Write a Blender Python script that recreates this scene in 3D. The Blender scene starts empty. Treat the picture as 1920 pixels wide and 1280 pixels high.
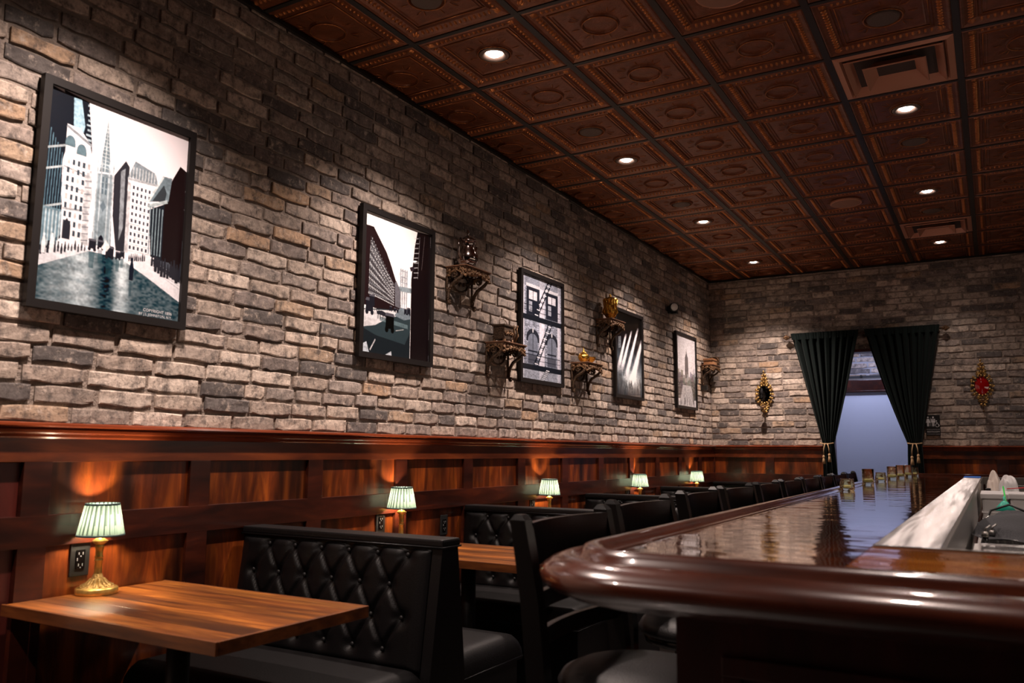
import bpy, bmesh, math, random
import numpy as np
from math import pi, sin, cos, radians
from mathutils import Vector, Matrix

random.seed(7)
C = bpy.context.scene.collection
SC = bpy.context.scene
EYE = 1.275
CEIL = 3.361
BACK = 9.80
BAR = 1.07

# ------------------------------------------------------------------ camera
cam_d = bpy.data.cameras.new('camera')
cam = bpy.data.objects.new('camera', cam_d)
C.objects.link(cam)
yaw, pitch, roll = radians(30.2195), radians(7.6335), radians(0.3809)
fwd = Vector((-sin(yaw)*cos(pitch), cos(yaw)*cos(pitch), sin(pitch)))
rgt = Vector((cos(yaw), sin(yaw), 0))
upv = rgt.cross(fwd)
r2 = rgt*cos(roll)+upv*sin(roll)
u2 = -rgt*sin(roll)+upv*cos(roll)
M = Matrix((r2, u2, -fwd)).transposed().to_4x4()
M.translation = Vector((2.913, 0, EYE))
cam.matrix_world = M
cam_d.sensor_width = 36
cam_d.lens = 1541.34/1920*36
cam_d.clip_start = 0.05
cam_d.dof.use_dof = True
cam_d.dof.focus_distance = 5.4
cam_d.dof.aperture_fstop = 3.6
SC.camera = cam

# ------------------------------------------------------------------ world, lights, exposure
w = bpy.data.worlds.new('world')
SC.world = w
w.use_nodes = True
w.node_tree.nodes['Background'].inputs[0].default_value = (1.0, .72, .55, 1)
w.node_tree.nodes['Background'].inputs[1].default_value = 0.008
SC.view_settings.view_transform = 'Standard'
SC.view_settings.look = 'None'
SC.view_settings.exposure = 0.0
SC.view_settings.gamma = 1.0
SC.view_settings.use_curve_mapping = False

TILE = .6096
GX, GY = .443, 3.206
DOWN_LEFT = [(GX+.5*TILE, GY+(k+.5)*TILE) for k in (-6, -3, 0, 3, 6, 9)]
DOWN_ADDED = [(GX+6.5*TILE, GY+(k+.5)*TILE) for k in (-3, 0, 3, 6, 9)]  # unseen row without fixtures, added to brighten the bar steel and equipment
DOWN_RIGHT = [(GX+3.5*TILE, GY+(k+.5)*TILE) for k in (-3, 0, 3, 6, 9)]
P_DOWN = 430
P_DOWN_R = 58


def spot(x, y, z, power, size, blend, col=(1.0, .805, .715), r=.035, tgt=None):
    l = bpy.data.lights.new('ceiling_spot', 'SPOT')
    l.energy = power
    l.spot_size = radians(size)
    l.spot_blend = blend
    l.color = col
    l.shadow_soft_size = r
    o = bpy.data.objects.new('ceiling_spot', l)
    o.location = (x, y, z)
    if tgt:
        o.rotation_euler = (Vector(tgt)-Vector((x, y, z))).to_track_quat('-Z', 'Y').to_euler()
    C.objects.link(o)
    return o


for x, y in DOWN_LEFT:
    spot(x, y, CEIL-.012, P_DOWN, 114, 1.0)
for x, y in DOWN_RIGHT:
    spot(x, y, CEIL-.012, P_DOWN_R, 118, 1.0)


for x, y in DOWN_ADDED:
    spot(x, y, CEIL-.012, P_DOWN_R, 118, 1.0)


def area(name, loc, rot, sx, sy, power, col):
    l = bpy.data.lights.new(name, 'AREA')
    l.shape = 'RECTANGLE'
    l.size, l.size_y = sx, sy
    l.energy = power
    l.color = col
    o = bpy.data.objects.new(name, l)
    o.location = loc
    o.rotation_euler = rot
    C.objects.link(o)
    return o


# two unseen area lights, added as fill on the bar side
area('bar_side_fill', (4.9, 4.3, 1.75), (0, radians(75), 0), .5, 6.0, 12, (1.0, .80, .66))
area('overhead_bar_fill', (3.15, 5.2, 3.0), (radians(-12), 0, 0), .3, .3, 5, (1.0, .86, .76))
# corridor behind the curtains
area('corridor_light', (1.62, 10.55, 2.78), (0, 0, 0), .35, .35, 55, (.60, .65, 1.0))


# ------------------------------------------------------------------ material helpers
def new_mat(name):
    m = bpy.data.materials.new(name)
    m.use_nodes = True
    nt = m.node_tree
    return m, nt, nt.nodes['Principled BSDF']


def mat(name, col, rough=.5, metal=0, spec=.5, coat=0, noise=0, nscale=30, bump=0, bscale=60, emit=None, es=1, coat_rough=.05):
    m, nt, b = new_mat(name)
    b.inputs['Base Color'].default_value = (*col, 1)
    b.inputs['Roughness'].default_value = rough
    b.inputs['Metallic'].default_value = metal
    b.inputs['Specular IOR Level'].default_value = spec
    b.inputs['Coat Weight'].default_value = coat
    b.inputs['Coat Roughness'].default_value = coat_rough
    if noise:
        n = nt.nodes.new('ShaderNodeTexNoise')
        n.inputs['Scale'].default_value = nscale
        n.inputs['Detail'].default_value = 5
        tc = nt.nodes.new('ShaderNodeTexCoord')
        nt.links.new(tc.outputs['Object'], n.inputs['Vector'])
        r = nt.nodes.new('ShaderNodeMapRange')
        r.inputs[1].default_value = .3
        r.inputs[2].default_value = .7
        r.inputs[3].default_value = 1-noise
        r.inputs[4].default_value = 1+noise
        nt.links.new(n.outputs[0], r.inputs[0])
        mx = nt.nodes.new('ShaderNodeVectorMath')
        mx.operation = 'SCALE'
        mx.inputs[0].default_value = col
        nt.links.new(r.outputs[0], mx.inputs['Scale'])
        nt.links.new(mx.outputs[0], b.inputs['Base Color'])
    if bump:
        n = nt.nodes.new('ShaderNodeTexNoise')
        n.inputs['Scale'].default_value = bscale
        n.inputs['Detail'].default_value = 4
        tc = nt.nodes.new('ShaderNodeTexCoord')
        nt.links.new(tc.outputs['Object'], n.inputs['Vector'])
        bp = nt.nodes.new('ShaderNodeBump')
        bp.inputs['Strength'].default_value = bump
        bp.inputs['Distance'].default_value = .01
        nt.links.new(n.outputs[0], bp.inputs['Height'])
        nt.links.new(bp.outputs[0], b.inputs['Normal'])
    if emit:
        b.inputs['Emission Color'].default_value = (*emit, 1)
        b.inputs['Emission Strength'].default_value = es
    return m


def ramp(nt, stops):
    r = nt.nodes.new('ShaderNodeValToRGB')
    e = r.color_ramp.elements
    e[0].position, e[0].color = stops[0][0], (*stops[0][1], 1)
    e[1].position, e[1].color = stops[1][0], (*stops[1][1], 1)
    for p, c in stops[2:]:
        q = e.new(p)
        q.color = (*c, 1)
    return r


def wood(name, cols, scale=(1, 1, 1), rough=.35, coat=.3, nscale=6, blotch=.5, objcol=False, bump=.05, coat_rough=.1, spec=.5, wave=0, wscale=(1, 1, 1)):
    """stained wood: grain stretched along the axis whose scale is small"""
    m, nt, b = new_mat(name)
    geo = nt.nodes.new('ShaderNodeNewGeometry')
    mp = nt.nodes.new('ShaderNodeMapping')
    mp.inputs['Scale'].default_value = scale
    nt.links.new(geo.outputs['Position'], mp.inputs[0])
    src = mp.outputs[0]
    if objcol:
        oi = nt.nodes.new('ShaderNodeObjectInfo')
        ad = nt.nodes.new('ShaderNodeVectorMath')
        ad.operation = 'MULTIPLY_ADD'
        ad.inputs[1].default_value = (7.3, 5.1, 9.7)
        nt.links.new(oi.outputs['Random'], ad.inputs[0])
        nt.links.new(mp.outputs[0], ad.inputs[2])
        src = ad.outputs[0]
    n = nt.nodes.new('ShaderNodeTexNoise')
    n.inputs['Scale'].default_value = nscale
    n.inputs['Detail'].default_value = 7
    n.inputs['Roughness'].default_value = .62
    n.inputs['Distortion'].default_value = .6
    nt.links.new(src, n.inputs['Vector'])
    r = ramp(nt, cols)
    nt.links.new(n.outputs[0], r.inputs[0])
    n2 = nt.nodes.new('ShaderNodeTexNoise')
    n2.inputs['Scale'].default_value = nscale*.35
    n2.inputs['Detail'].default_value = 2
    nt.links.new(src, n2.inputs['Vector'])
    mr = nt.nodes.new('ShaderNodeMapRange')
    mr.inputs[1].default_value = .35
    mr.inputs[2].default_value = .65
    mr.inputs[3].default_value = 1-blotch
    mr.inputs[4].default_value = 1+blotch*.4
    nt.links.new(n2.outputs[0], mr.inputs[0])
    sc = nt.nodes.new('ShaderNodeVectorMath')
    sc.operation = 'SCALE'
    nt.links.new(r.outputs[0], sc.inputs[0])
    nt.links.new(mr.outputs[0], sc.inputs['Scale'])
    out = sc.outputs[0]
    if objcol:
        mu = nt.nodes.new('ShaderNodeVectorMath')
        mu.operation = 'MULTIPLY'
        nt.links.new(out, mu.inputs[0])
        nt.links.new(oi.outputs['Color'], mu.inputs[1])
        out = mu.outputs[0]
    nt.links.new(out, b.inputs['Base Color'])
    b.inputs['Roughness'].default_value = rough
    b.inputs['Specular IOR Level'].default_value = spec
    b.inputs['Coat Weight'].default_value = coat
    b.inputs['Coat Roughness'].default_value = coat_rough
    bp = nt.nodes.new('ShaderNodeBump')
    bp.inputs['Strength'].default_value = bump
    bp.inputs['Distance'].default_value = .004
    nt.links.new(n.outputs[0], bp.inputs['Height'])
    if not wave:
        nt.links.new(bp.outputs[0], b.inputs['Normal'])
    else:
        mp2 = nt.nodes.new('ShaderNodeMapping')
        mp2.inputs['Scale'].default_value = wscale
        nt.links.new(geo.outputs['Position'], mp2.inputs[0])
        n3 = nt.nodes.new('ShaderNodeTexNoise')
        n3.inputs['Scale'].default_value = 1
        n3.inputs['Detail'].default_value = 1.5
        nt.links.new(mp2.outputs[0], n3.inputs['Vector'])
        b2 = nt.nodes.new('ShaderNodeBump')
        b2.inputs['Strength'].default_value = wave
        b2.inputs['Distance'].default_value = .01
        nt.links.new(n3.outputs[0], b2.inputs['Height'])
        nt.links.new(b2.outputs[0], b.inputs['Normal'])
        nt.links.new(b2.outputs[0], b.inputs['Coat Normal'])
    return m


def brick_mat(name, from_obj, gain=1.0):
    m, nt, b = new_mat(name)
    geo = nt.nodes.new('ShaderNodeNewGeometry')
    if from_obj:
        s = nt.nodes.new('ShaderNodeObjectInfo')
        base = s.outputs['Color']
    else:
        s = nt.nodes.new('ShaderNodeAttribute')
        s.attribute_name = 'tone'
        base = s.outputs['Color']

    def noise(scale, detail, rough=.6, stretch=None):
        n = nt.nodes.new('ShaderNodeTexNoise')
        n.inputs['Scale'].default_value = scale
        n.inputs['Detail'].default_value = detail
        n.inputs['Roughness'].default_value = rough
        if stretch:
            mp = nt.nodes.new('ShaderNodeMapping')
            mp.inputs['Scale'].default_value = stretch
            nt.links.new(geo.outputs['Position'], mp.inputs[0])
            nt.links.new(mp.outputs[0], n.inputs['Vector'])
        else:
            nt.links.new(geo.outputs['Position'], n.inputs['Vector'])
        return n.outputs[0]

    def rng(v, a, c, lo, hi):
        r = nt.nodes.new('ShaderNodeMapRange')
        r.inputs[1].default_value, r.inputs[2].default_value = a, c
        r.inputs[3].default_value, r.inputs[4].default_value = lo, hi
        nt.links.new(v, r.inputs[0])
        return r.outputs[0]

    def mix(f, a, c):
        x = nt.nodes.new('ShaderNodeMix')
        x.data_type = 'RGBA'
        nt.links.new(f, x.inputs[0])
        for v, i in ((a, 6), (c, 7)):
            if isinstance(v, tuple):
                x.inputs[i].default_value = (*v, 1)
            else:
                nt.links.new(v, x.inputs[i])
        return x.outputs[2]
    c = mix(rng(noise(13, 8, .74, (1, 1.25, 1.1)), .47, .63, 0, .85), base, (.085, .074, .070))
    c = mix(rng(noise(21, 8, .75), .54, .66, 0, .75), c, (.58, .48, .40))
    c = mix(rng(noise(70, 3), .60, .72, 0, .6), c, (.05, .045, .042))
    sc = nt.nodes.new('ShaderNodeVectorMath')
    sc.operation = 'SCALE'
    nt.links.new(c, sc.inputs[0])
    nt.links.new(rng(noise(34, 6, .75), .3, .7, .68*gain, 1.28*gain), sc.inputs['Scale'])
    nt.links.new(sc.outputs[0], b.inputs['Base Color'])
    b.inputs['Roughness'].default_value = .92
    b.inputs['Specular IOR Level'].default_value = .2
    bp = nt.nodes.new('ShaderNodeBump')
    bp.inputs['Strength'].default_value = .75
    bp.inputs['Distance'].default_value = .006
    nt.links.new(noise(45, 7, .72), bp.inputs['Height'])
    nt.links.new(bp.outputs[0], b.inputs['Normal'])
    return m


# ------------------------------------------------------------------ mesh helpers
class MB:
    def __init__(s):
        s.v, s.f, s.sm = [], [], []

    def add(s, vs, fs, smooth=False):
        o = len(s.v)
        s.v += [tuple(v) for v in vs]
        s.f += [tuple(i+o for i in f) for f in fs]
        s.sm += [smooth]*len(fs)
        return s

    def box(s, x0, x1, y0, y1, z0, z1, b=0):
        if b <= 0:
            vs = [(x, y, z) for x in (x0, x1) for y in (y0, y1) for z in (z0, z1)]
            fs = [(0, 1, 3, 2), (4, 6, 7, 5), (0, 4, 5, 1), (2, 3, 7, 6), (0, 2, 6, 4), (1, 5, 7, 3)]
            return s.add(vs, fs)
        bm = bmesh.new()
        bmesh.ops.create_cube(bm, size=1)
        for v in bm.verts:
            v.co = Vector(((x0+x1)/2+v.co.x*(x1-x0), (y0+y1)/2+v.co.y*(y1-y0), (z0+z1)/2+v.co.z*(z1-z0)))
        bmesh.ops.bevel(bm, geom=bm.edges[:], offset=b, segments=2, affect='EDGES', profile=.6)
        bm.verts.index_update()
        s.add([v.co[:] for v in bm.verts], [[v.index for v in f.verts] for f in bm.faces], False)
        bm.free()
        return s

    def lathe(s, prof, c=(0, 0, 0), n=24, axis='z', smooth=True, cap=True, sx=1, sy=1):
        vs = []
        for r, h in prof:
            for i in range(n):
                a = 2*pi*i/n
                p = (r*cos(a)*sx, r*sin(a)*sy, h)
                if axis == 'x':
                    p = (h, r*cos(a)*sx, r*sin(a)*sy)
                elif axis == 'y':
                    p = (r*cos(a)*sx, h, r*sin(a)*sy)
                vs.append((p[0]+c[0], p[1]+c[1], p[2]+c[2]))
        fs = []
        for k in range(len(prof)-1):
            for i in range(n):
                j = (i+1) % n
                fs.append((k*n+i, k*n+j, (k+1)*n+j, (k+1)*n+i))
        if cap:
            if prof[0][0] > 1e-4:
                fs.append(tuple(range(n))[::-1])
            if prof[-1][0] > 1e-4:
                fs.append(tuple((len(prof)-1)*n+i for i in range(n)))
        return s.add(vs, fs, smooth)

    def tube(s, pts, r, n=8, flat=1, closed=False):
        pts = [Vector(p) for p in pts]
        rs = r if isinstance(r, (list, tuple)) else [r]*len(pts)
        vs, fs = [], []
        m = len(pts)
        up = Vector((.13, .21, .97)).normalized()
        for k, p in enumerate(pts):
            if closed:
                t = pts[(k+1) % m]-pts[k-1]
            else:
                t = pts[min(k+1, m-1)]-pts[max(k-1, 0)]
            t.normalize()
            a = t.cross(up)
            if a.length < .05:
                a = t.cross(Vector((1, 0, 0)))
            a.normalize()
            b_ = t.cross(a).normalized()
            up = a.cross(t).normalized() if k == 0 else up
            for i in range(n):
                q = 2*pi*i/n
                vs.append(p+a*cos(q)*rs[k]+b_*sin(q)*rs[k]*flat)
        for k in range(m if closed else m-1):
            k2 = (k+1) % m
            for i in range(n):
                j = (i+1) % n
                fs.append((k*n+i, k*n+j, k2*n+j, k2*n+i))
        if not closed:
            fs.append(tuple(range(n))[::-1])
            fs.append(tuple((m-1)*n+i for i in range(n)))
        return s.add([v[:] for v in vs], fs, True)

    def ball(s, c, r, n=10, sz=1, sx=1, sy=1):
        m = max(4, n//2)
        prof = [(r*sin(pi*k/m), -r*cos(pi*k/m)*sz) for k in range(m+1)]
        prof[0] = (1e-5, prof[0][1])
        prof[-1] = (1e-5, prof[-1][1])
        return s.lathe(prof, c, n, cap=False, sx=sx, sy=sy)

    def prism(s, poly, axis, a, b_, smooth=False):
        """extrude a 2-D outline along an axis: axis 'x' uses (y,z), 'y' uses (x,z), 'z' uses (x,y)"""
        def P(p, t):
            return {'x': (t, p[0], p[1]), 'y': (p[0], t, p[1]), 'z': (p[0], p[1], t)}[axis]
        n = len(poly)
        vs = [P(p, a) for p in poly]+[P(p, b_) for p in poly]
        fs = [(i, (i+1) % n, n+(i+1) % n, n+i) for i in range(n)]
        s.add(vs, fs, smooth)
        s.add(vs, [tuple(range(n))[::-1], tuple(range(n, 2*n))])
        return s

    def grid(s, fn, nu, nv, smooth=True):
        vs = [fn(i/nu, j/nv) for j in range(nv+1) for i in range(nu+1)]
        fs = [(j*(nu+1)+i, j*(nu+1)+i+1, (j+1)*(nu+1)+i+1, (j+1)*(nu+1)+i) for j in range(nv) for i in range(nu)]
        return s.add(vs, fs, smooth)

    def mesh(s, name, m=None):
        me = bpy.data.meshes.new(name)
        me.from_pydata(s.v, [], s.f)
        me.polygons.foreach_set('use_smooth', s.sm)
        if m:
            me.materials.append(m)
        bm = bmesh.new()
        bm.from_mesh(me)
        bmesh.ops.recalc_face_normals(bm, faces=bm.faces)
        bm.to_mesh(me)
        bm.free()
        me.update()
        return me

    def build(s, name, m=None, parent=None, **kw):
        return link(name, s.mesh(name, m), parent, **kw)


def link(name, me, parent=None, loc=None, rot=None, label=None, cat=None, group=None, kind=None):
    o = bpy.data.objects.new(name, me)
    C.objects.link(o)
    if loc is not None:
        o.location = loc
    if rot is not None:
        o.rotation_euler = rot
    if parent:
        o.parent = parent
        if me is not None and loc is None and parent.type == 'EMPTY':
            o.matrix_parent_inverse = Matrix.Identity(4)
    for k, v in (('label', label), ('category', cat), ('group', group), ('kind', kind)):
        if v:
            o[k] = v
    return o


def thing(name, loc, label, cat, group=None, rz=0):
    return link(name, None, None, loc, (0, 0, rz), label, cat, group)


def copy_tree(o, parent=None):
    c = o.copy()
    C.objects.link(c)
    c.parent = parent
    for ch in list(o.children):
        copy_tree(ch, c)
    return c


def place(o, loc, label, rz=None):
    o.location = loc
    o['label'] = label
    if rz is not None:
        o.rotation_euler.z = rz
    return o


# ------------------------------------------------------------------ materials
M_brick_o = brick_mat('brick_face', True)
M_brick_a = brick_mat('brick_face_joined', False)
M_mortar = mat('mortar', (.27, .22, .185), .95, spec=.1, noise=.25, nscale=20, bump=.9, bscale=70)
M_wains = wood('mahogany_panel', [(.25, (.022, .004, .002)), (.5, (.115, .022, .004)), (.75, (.30, .070, .008))], (3.4, 3.4, .6), .30, .3, 5, .85, bump=.08)
M_rail = wood('mahogany_frame', [(.25, (.009, .002, .0015)), (.55, (.038, .007, .003)), (.85, (.10, .019, .005))], (3, .5, 3), .30, .35, 6, .5, bump=.05)
M_frieze = wood('mahogany_frieze', [(.2, (.035, .007, .003)), (.5, (.10, .020, .005)), (.85, (.22, .050, .010))], (3, .5, 3), .3, .35, 5, .7, bump=.05)
M_cap = wood('mahogany_cap', [(.2, (.10, .018, .007)), (.6, (.20, .038, .012)), (.9, (.28, .06, .018))], (3, .4, 3), .22, .6, 6, .3, bump=.03)
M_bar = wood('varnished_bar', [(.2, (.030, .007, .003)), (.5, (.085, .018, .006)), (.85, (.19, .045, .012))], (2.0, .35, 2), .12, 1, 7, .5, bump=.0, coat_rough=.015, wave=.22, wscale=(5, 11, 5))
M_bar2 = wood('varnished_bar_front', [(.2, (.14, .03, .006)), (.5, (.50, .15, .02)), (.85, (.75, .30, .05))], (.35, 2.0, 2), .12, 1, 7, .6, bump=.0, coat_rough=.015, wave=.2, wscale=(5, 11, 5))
M_barrail = wood('bar_rail_wood', [(.2, (.022, .005, .003)), (.5, (.060, .012, .005)), (.85, (.11, .024, .009))], (1, 1, 4), .25, 1, 6, .3, bump=.0, coat_rough=.07, wave=.06, wscale=(8, 8, 8))
M_bardie = wood('bar_front_wood', [(.2, (.03, .004, .003)), (.6, (.075, .010, .006)), (.9, (.11, .015, .008))], (3, 3, .5), .4, .2, 5, .4)
M_table = wood('table_wood', [(.2, (.040, .010, .003)), (.48, (.17, .052, .009)), (.75, (.36, .130, .020))], (.7, 7, 7), .32, .5, 5, .55, objcol=True, bump=.1, coat_rough=.25)
M_tedge = wood('table_edge', [(.15, (.05, .012, .004)), (.6, (.14, .042, .010)), (.9, (.24, .085, .018))], (1, 4, 8), .35, .4, 8, .4)
M_leather = mat('black_leather', (.0026, .0023, .0025), .36, spec=.22, bump=.12, bscale=260)
M_leather2 = mat('black_leather_seat', (.0030, .0026, .0028), .45, spec=.22, bump=.16, bscale=200)
M_blackwood = mat('black_lacquer_wood', (.0022, .0017, .0017), .26, spec=.30)
M_black = mat('black_plastic', (.006, .006, .006), .45)
M_frame = mat('black_frame', (.008, .006, .0058), .5, spec=.3)
M_darkmetal = mat('dark_table_base', (.012, .012, .012), .45)
M_floor = wood('dark_floor', [(.2, (.010, .008, .008)), (.8, (.03, .022, .018))], (1, 6, 1), .4, .2, 3, .4)
M_copper = mat('copper_ceiling', (.135, .037, .0115), .42, metal=.35, noise=.28, nscale=14, bump=.35, bscale=38)
M_copper2 = mat('copper_relief', (.36, .125, .038), .32, metal=.75, noise=.2, nscale=14)
M_grid = mat('black_grid', (.009, .006, .005), .5, metal=.2)
M_vent = mat('copper_vent', (.46, .21, .13), .42, metal=.3)
M_void = mat('dark_void', (.004, .003, .003), .9)
M_cap_disc = mat('brown_grille', (.085, .052, .04), .6, bump=.5, bscale=400)
M_speaker = mat('speaker_grille', (.26, .115, .07), .55, bump=.5, bscale=500)
M_lamp = mat('lamp_glow', (1, 1, 1), .5, emit=(1.0, .86, .78), es=30)
M_trim = mat('downlight_trim', (.16, .11, .09), .4, metal=.5)
M_brass = mat('brass', (.62, .39, .10), .33, metal=.8, noise=.2, nscale=60)
M_brass_o = mat('brass_ornate', (.70, .47, .16), .38, metal=.8, bump=.9, bscale=150)
M_gold = mat('gold', (.80, .43, .075), .2, metal=1, bump=.5, bscale=60)
M_silver = mat('old_silver', (.42, .35, .32), .14, metal=1)
M_bronze = mat('antique_bronze', (.16, .088, .045), .42, metal=.7, bump=1, bscale=150, noise=.5, nscale=60)
M_bronze_d = mat('dark_bronze', (.06, .035, .02), .45, metal=.6, bump=1, bscale=140, noise=.5, nscale=50)
M_shelfwood = mat('shelf_board', (.13, .06, .03), .5, noise=.3, nscale=20)
M_curtain = mat('green_velvet', (.0022, .0062, .0056), .8, spec=.15)
M_curtain.node_tree.nodes['Principled BSDF'].inputs['Sheen Weight'].default_value = .03
M_rope = mat('tan_rope', (.42, .27, .14), .8, noise=.3, nscale=200)
M_white = mat('white_paint', (.62, .64, .70), .28, spec=.5)
M_steel = mat('brushed_steel', (.50, .485, .48), .2, metal=1)
M_steel2 = mat('steel', (.42, .40, .38), .3, metal=1)
M_whiteplastic = mat('white_plastic', (.62, .60, .60), .4)
M_blue = mat('blue_tape', (.02, .13, .50), .5)
M_cloth = mat('grey_cloth', (.06, .06, .066), .9, bump=.6, bscale=300)
M_towel = mat('white_towel', (.60, .52, .46), .9, bump=.7, bscale=200)
M_green = mat('green_straw', (.03, .65, .08), .4)
M_red = mat('red_straw', (.6, .02, .03), .4)
M_teal = mat('teal_plastic', (.02, .42, .30), .4)
M_signw = mat('sign_white', (.62, .60, .60), .6)
M_contact = mat('contact_grey', (.16, .16, .16), .5)
M_glasswall = mat('dark_wall_paint', (.035, .02, .015), .7)


def glass_mat(name, col, rough=.03, ior=1.45):
    m, nt, b = new_mat(name)
    b.inputs['Base Color'].default_value = (*col, 1)
    b.inputs['Transmission Weight'].default_value = 1
    b.inputs['Roughness'].default_value = rough
    b.inputs['IOR'].default_value = ior
    return m


M_votive = glass_mat('olive_glass', (.84, .83, .58), .03, 1.10)
M_votive.node_tree.nodes['Principled BSDF'].inputs['Coat Weight'].default_value = 1
M_bulb = mat('bulb_glow', (1, 1, 1), .5, emit=(1.0, .80, .56), es=1350)
M_redglass = mat('red_glass', (.30, .003, .005), .05, spec=.8, coat=1)
M_darkmirror = mat('dark_mirror', (.05, .05, .05), .06, metal=1)

# steel brushed: anisotropic streak bump across
nt = M_steel.node_tree
g_ = nt.nodes.new('ShaderNodeNewGeometry')
mp_ = nt.nodes.new('ShaderNodeMapping')
mp_.inputs['Scale'].default_value = (16, 1.1, 3)
n_ = nt.nodes.new('ShaderNodeTexNoise')
n_.inputs['Scale'].default_value = 1
nt.links.new(g_.outputs['Position'], mp_.inputs[0])
nt.links.new(mp_.outputs[0], n_.inputs['Vector'])
b_ = nt.nodes.new('ShaderNodeBump')
b_.inputs['Strength'].default_value = .35
b_.inputs['Distance'].default_value = .01
nt.nodes['Principled BSDF'].inputs['Roughness'].default_value = .27
nt.nodes['Principled BSDF'].inputs['Anisotropic'].default_value = .97
c_ = nt.nodes.new('ShaderNodeCombineXYZ')
c_.inputs[1].default_value = 1
nt.links.new(c_.outputs[0], nt.nodes['Principled BSDF'].inputs['Tangent'])
nt.links.new(n_.outputs[0], b_.inputs['Height'])
nt.links.new(b_.outputs[0], nt.nodes['Principled BSDF'].inputs['Normal'])

# pleated lamp shade: thin sage cloth that lets the bulb through
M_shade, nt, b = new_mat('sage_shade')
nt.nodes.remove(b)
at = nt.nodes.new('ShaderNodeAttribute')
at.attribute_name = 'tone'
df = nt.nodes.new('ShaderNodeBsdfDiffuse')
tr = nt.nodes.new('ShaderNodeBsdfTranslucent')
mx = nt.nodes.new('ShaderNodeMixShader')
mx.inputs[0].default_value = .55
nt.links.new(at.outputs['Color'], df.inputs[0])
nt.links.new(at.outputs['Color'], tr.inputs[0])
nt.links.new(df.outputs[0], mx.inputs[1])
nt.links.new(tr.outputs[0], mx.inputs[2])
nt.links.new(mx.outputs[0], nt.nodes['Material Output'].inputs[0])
M_shadeband = mat('shade_band', (.035, .065, .06), .8)

# ------------------------------------------------------------------ setting: floor, ceiling, outer walls
MB().box(-.3, 7, -3.2, BACK+1.8, -.1, 0).build('floor', M_floor, kind='structure')
slab = MB()
slab.box(-.3, 7, -3.2, BACK+.1, CEIL+.02, CEIL+.12)
ceiling = slab.build('ceiling', M_glasswall, kind='structure')
MB().box(6.2, 6.4, -3, BACK+.15, 0, CEIL).build('wall_right', M_glasswall, kind='structure')
MB().box(-.2, 6.4, -3.2, -3, 0, CEIL).build('wall_front', M_glasswall, kind='structure')


# ------------------------------------------------------------------ ceiling tiles
def cz(z):
    return CEIL+z


def square_ring(mb, rings, cx=0, cy=0):
    """rings: list of (half size, z)"""
    vs, fs = [], []
    for h, z in rings:
        vs += [(-h+cx, -h+cy, z), (h+cx, -h+cy, z), (h+cx, h+cy, z), (-h+cx, h+cy, z)]
    for k in range(len(rings)-1):
        for i in range(4):
            j = (i+1) % 4
            fs.append((4*k+i, 4*k+j, 4*k+4+j, 4*k+4+i))
    mb.add(vs, fs)
    return mb


def tile_mesh(hole=False, plain=False):
    a = TILE/2-.013
    mb = MB()
    rings = [(a, .0), (a-.012, -.006), (a-.022, .0), (a-.030, .002), (a-.070, .010), (a-.078, .003), (a-.084, .012), (a-.110, .012), (a-.114, .008), (a-.120, .012), (.118, .012)]
    square_ring(mb, rings)
    # field from square .118 to round medallion
    n = 32
    R = [(.098, .012), (.092, .004), (.084, .003), (.078, .011)]
    vs, fs = [], []
    sq = []
    for i in range(n):
        an = 2*pi*(i+.5)/n
        c, s = cos(an), sin(an)
        k = .118/max(abs(c), abs(s))
        sq.append((c*k, s*k, .012))
    vs += sq
    for r, z in R:
        vs += [(r*cos(2*pi*(i+.5)/n), r*sin(2*pi*(i+.5)/n), z) for i in range(n)]
    for k in range(len(R)):
        for i in range(n):
            j = (i+1) % n
            fs.append((k*n+i, k*n+j, (k+1)*n+j, (k+1)*n+i))
    if not hole:
        fs.append(tuple(len(R)*n+i for i in range(n)))
    mb.add(vs, fs, False)
    # corner gaps of the square sampled outline are covered by a flat plate just above
    square_ring(mb, [(.121, .0125), (.08, .0125)])
    return mb


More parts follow.
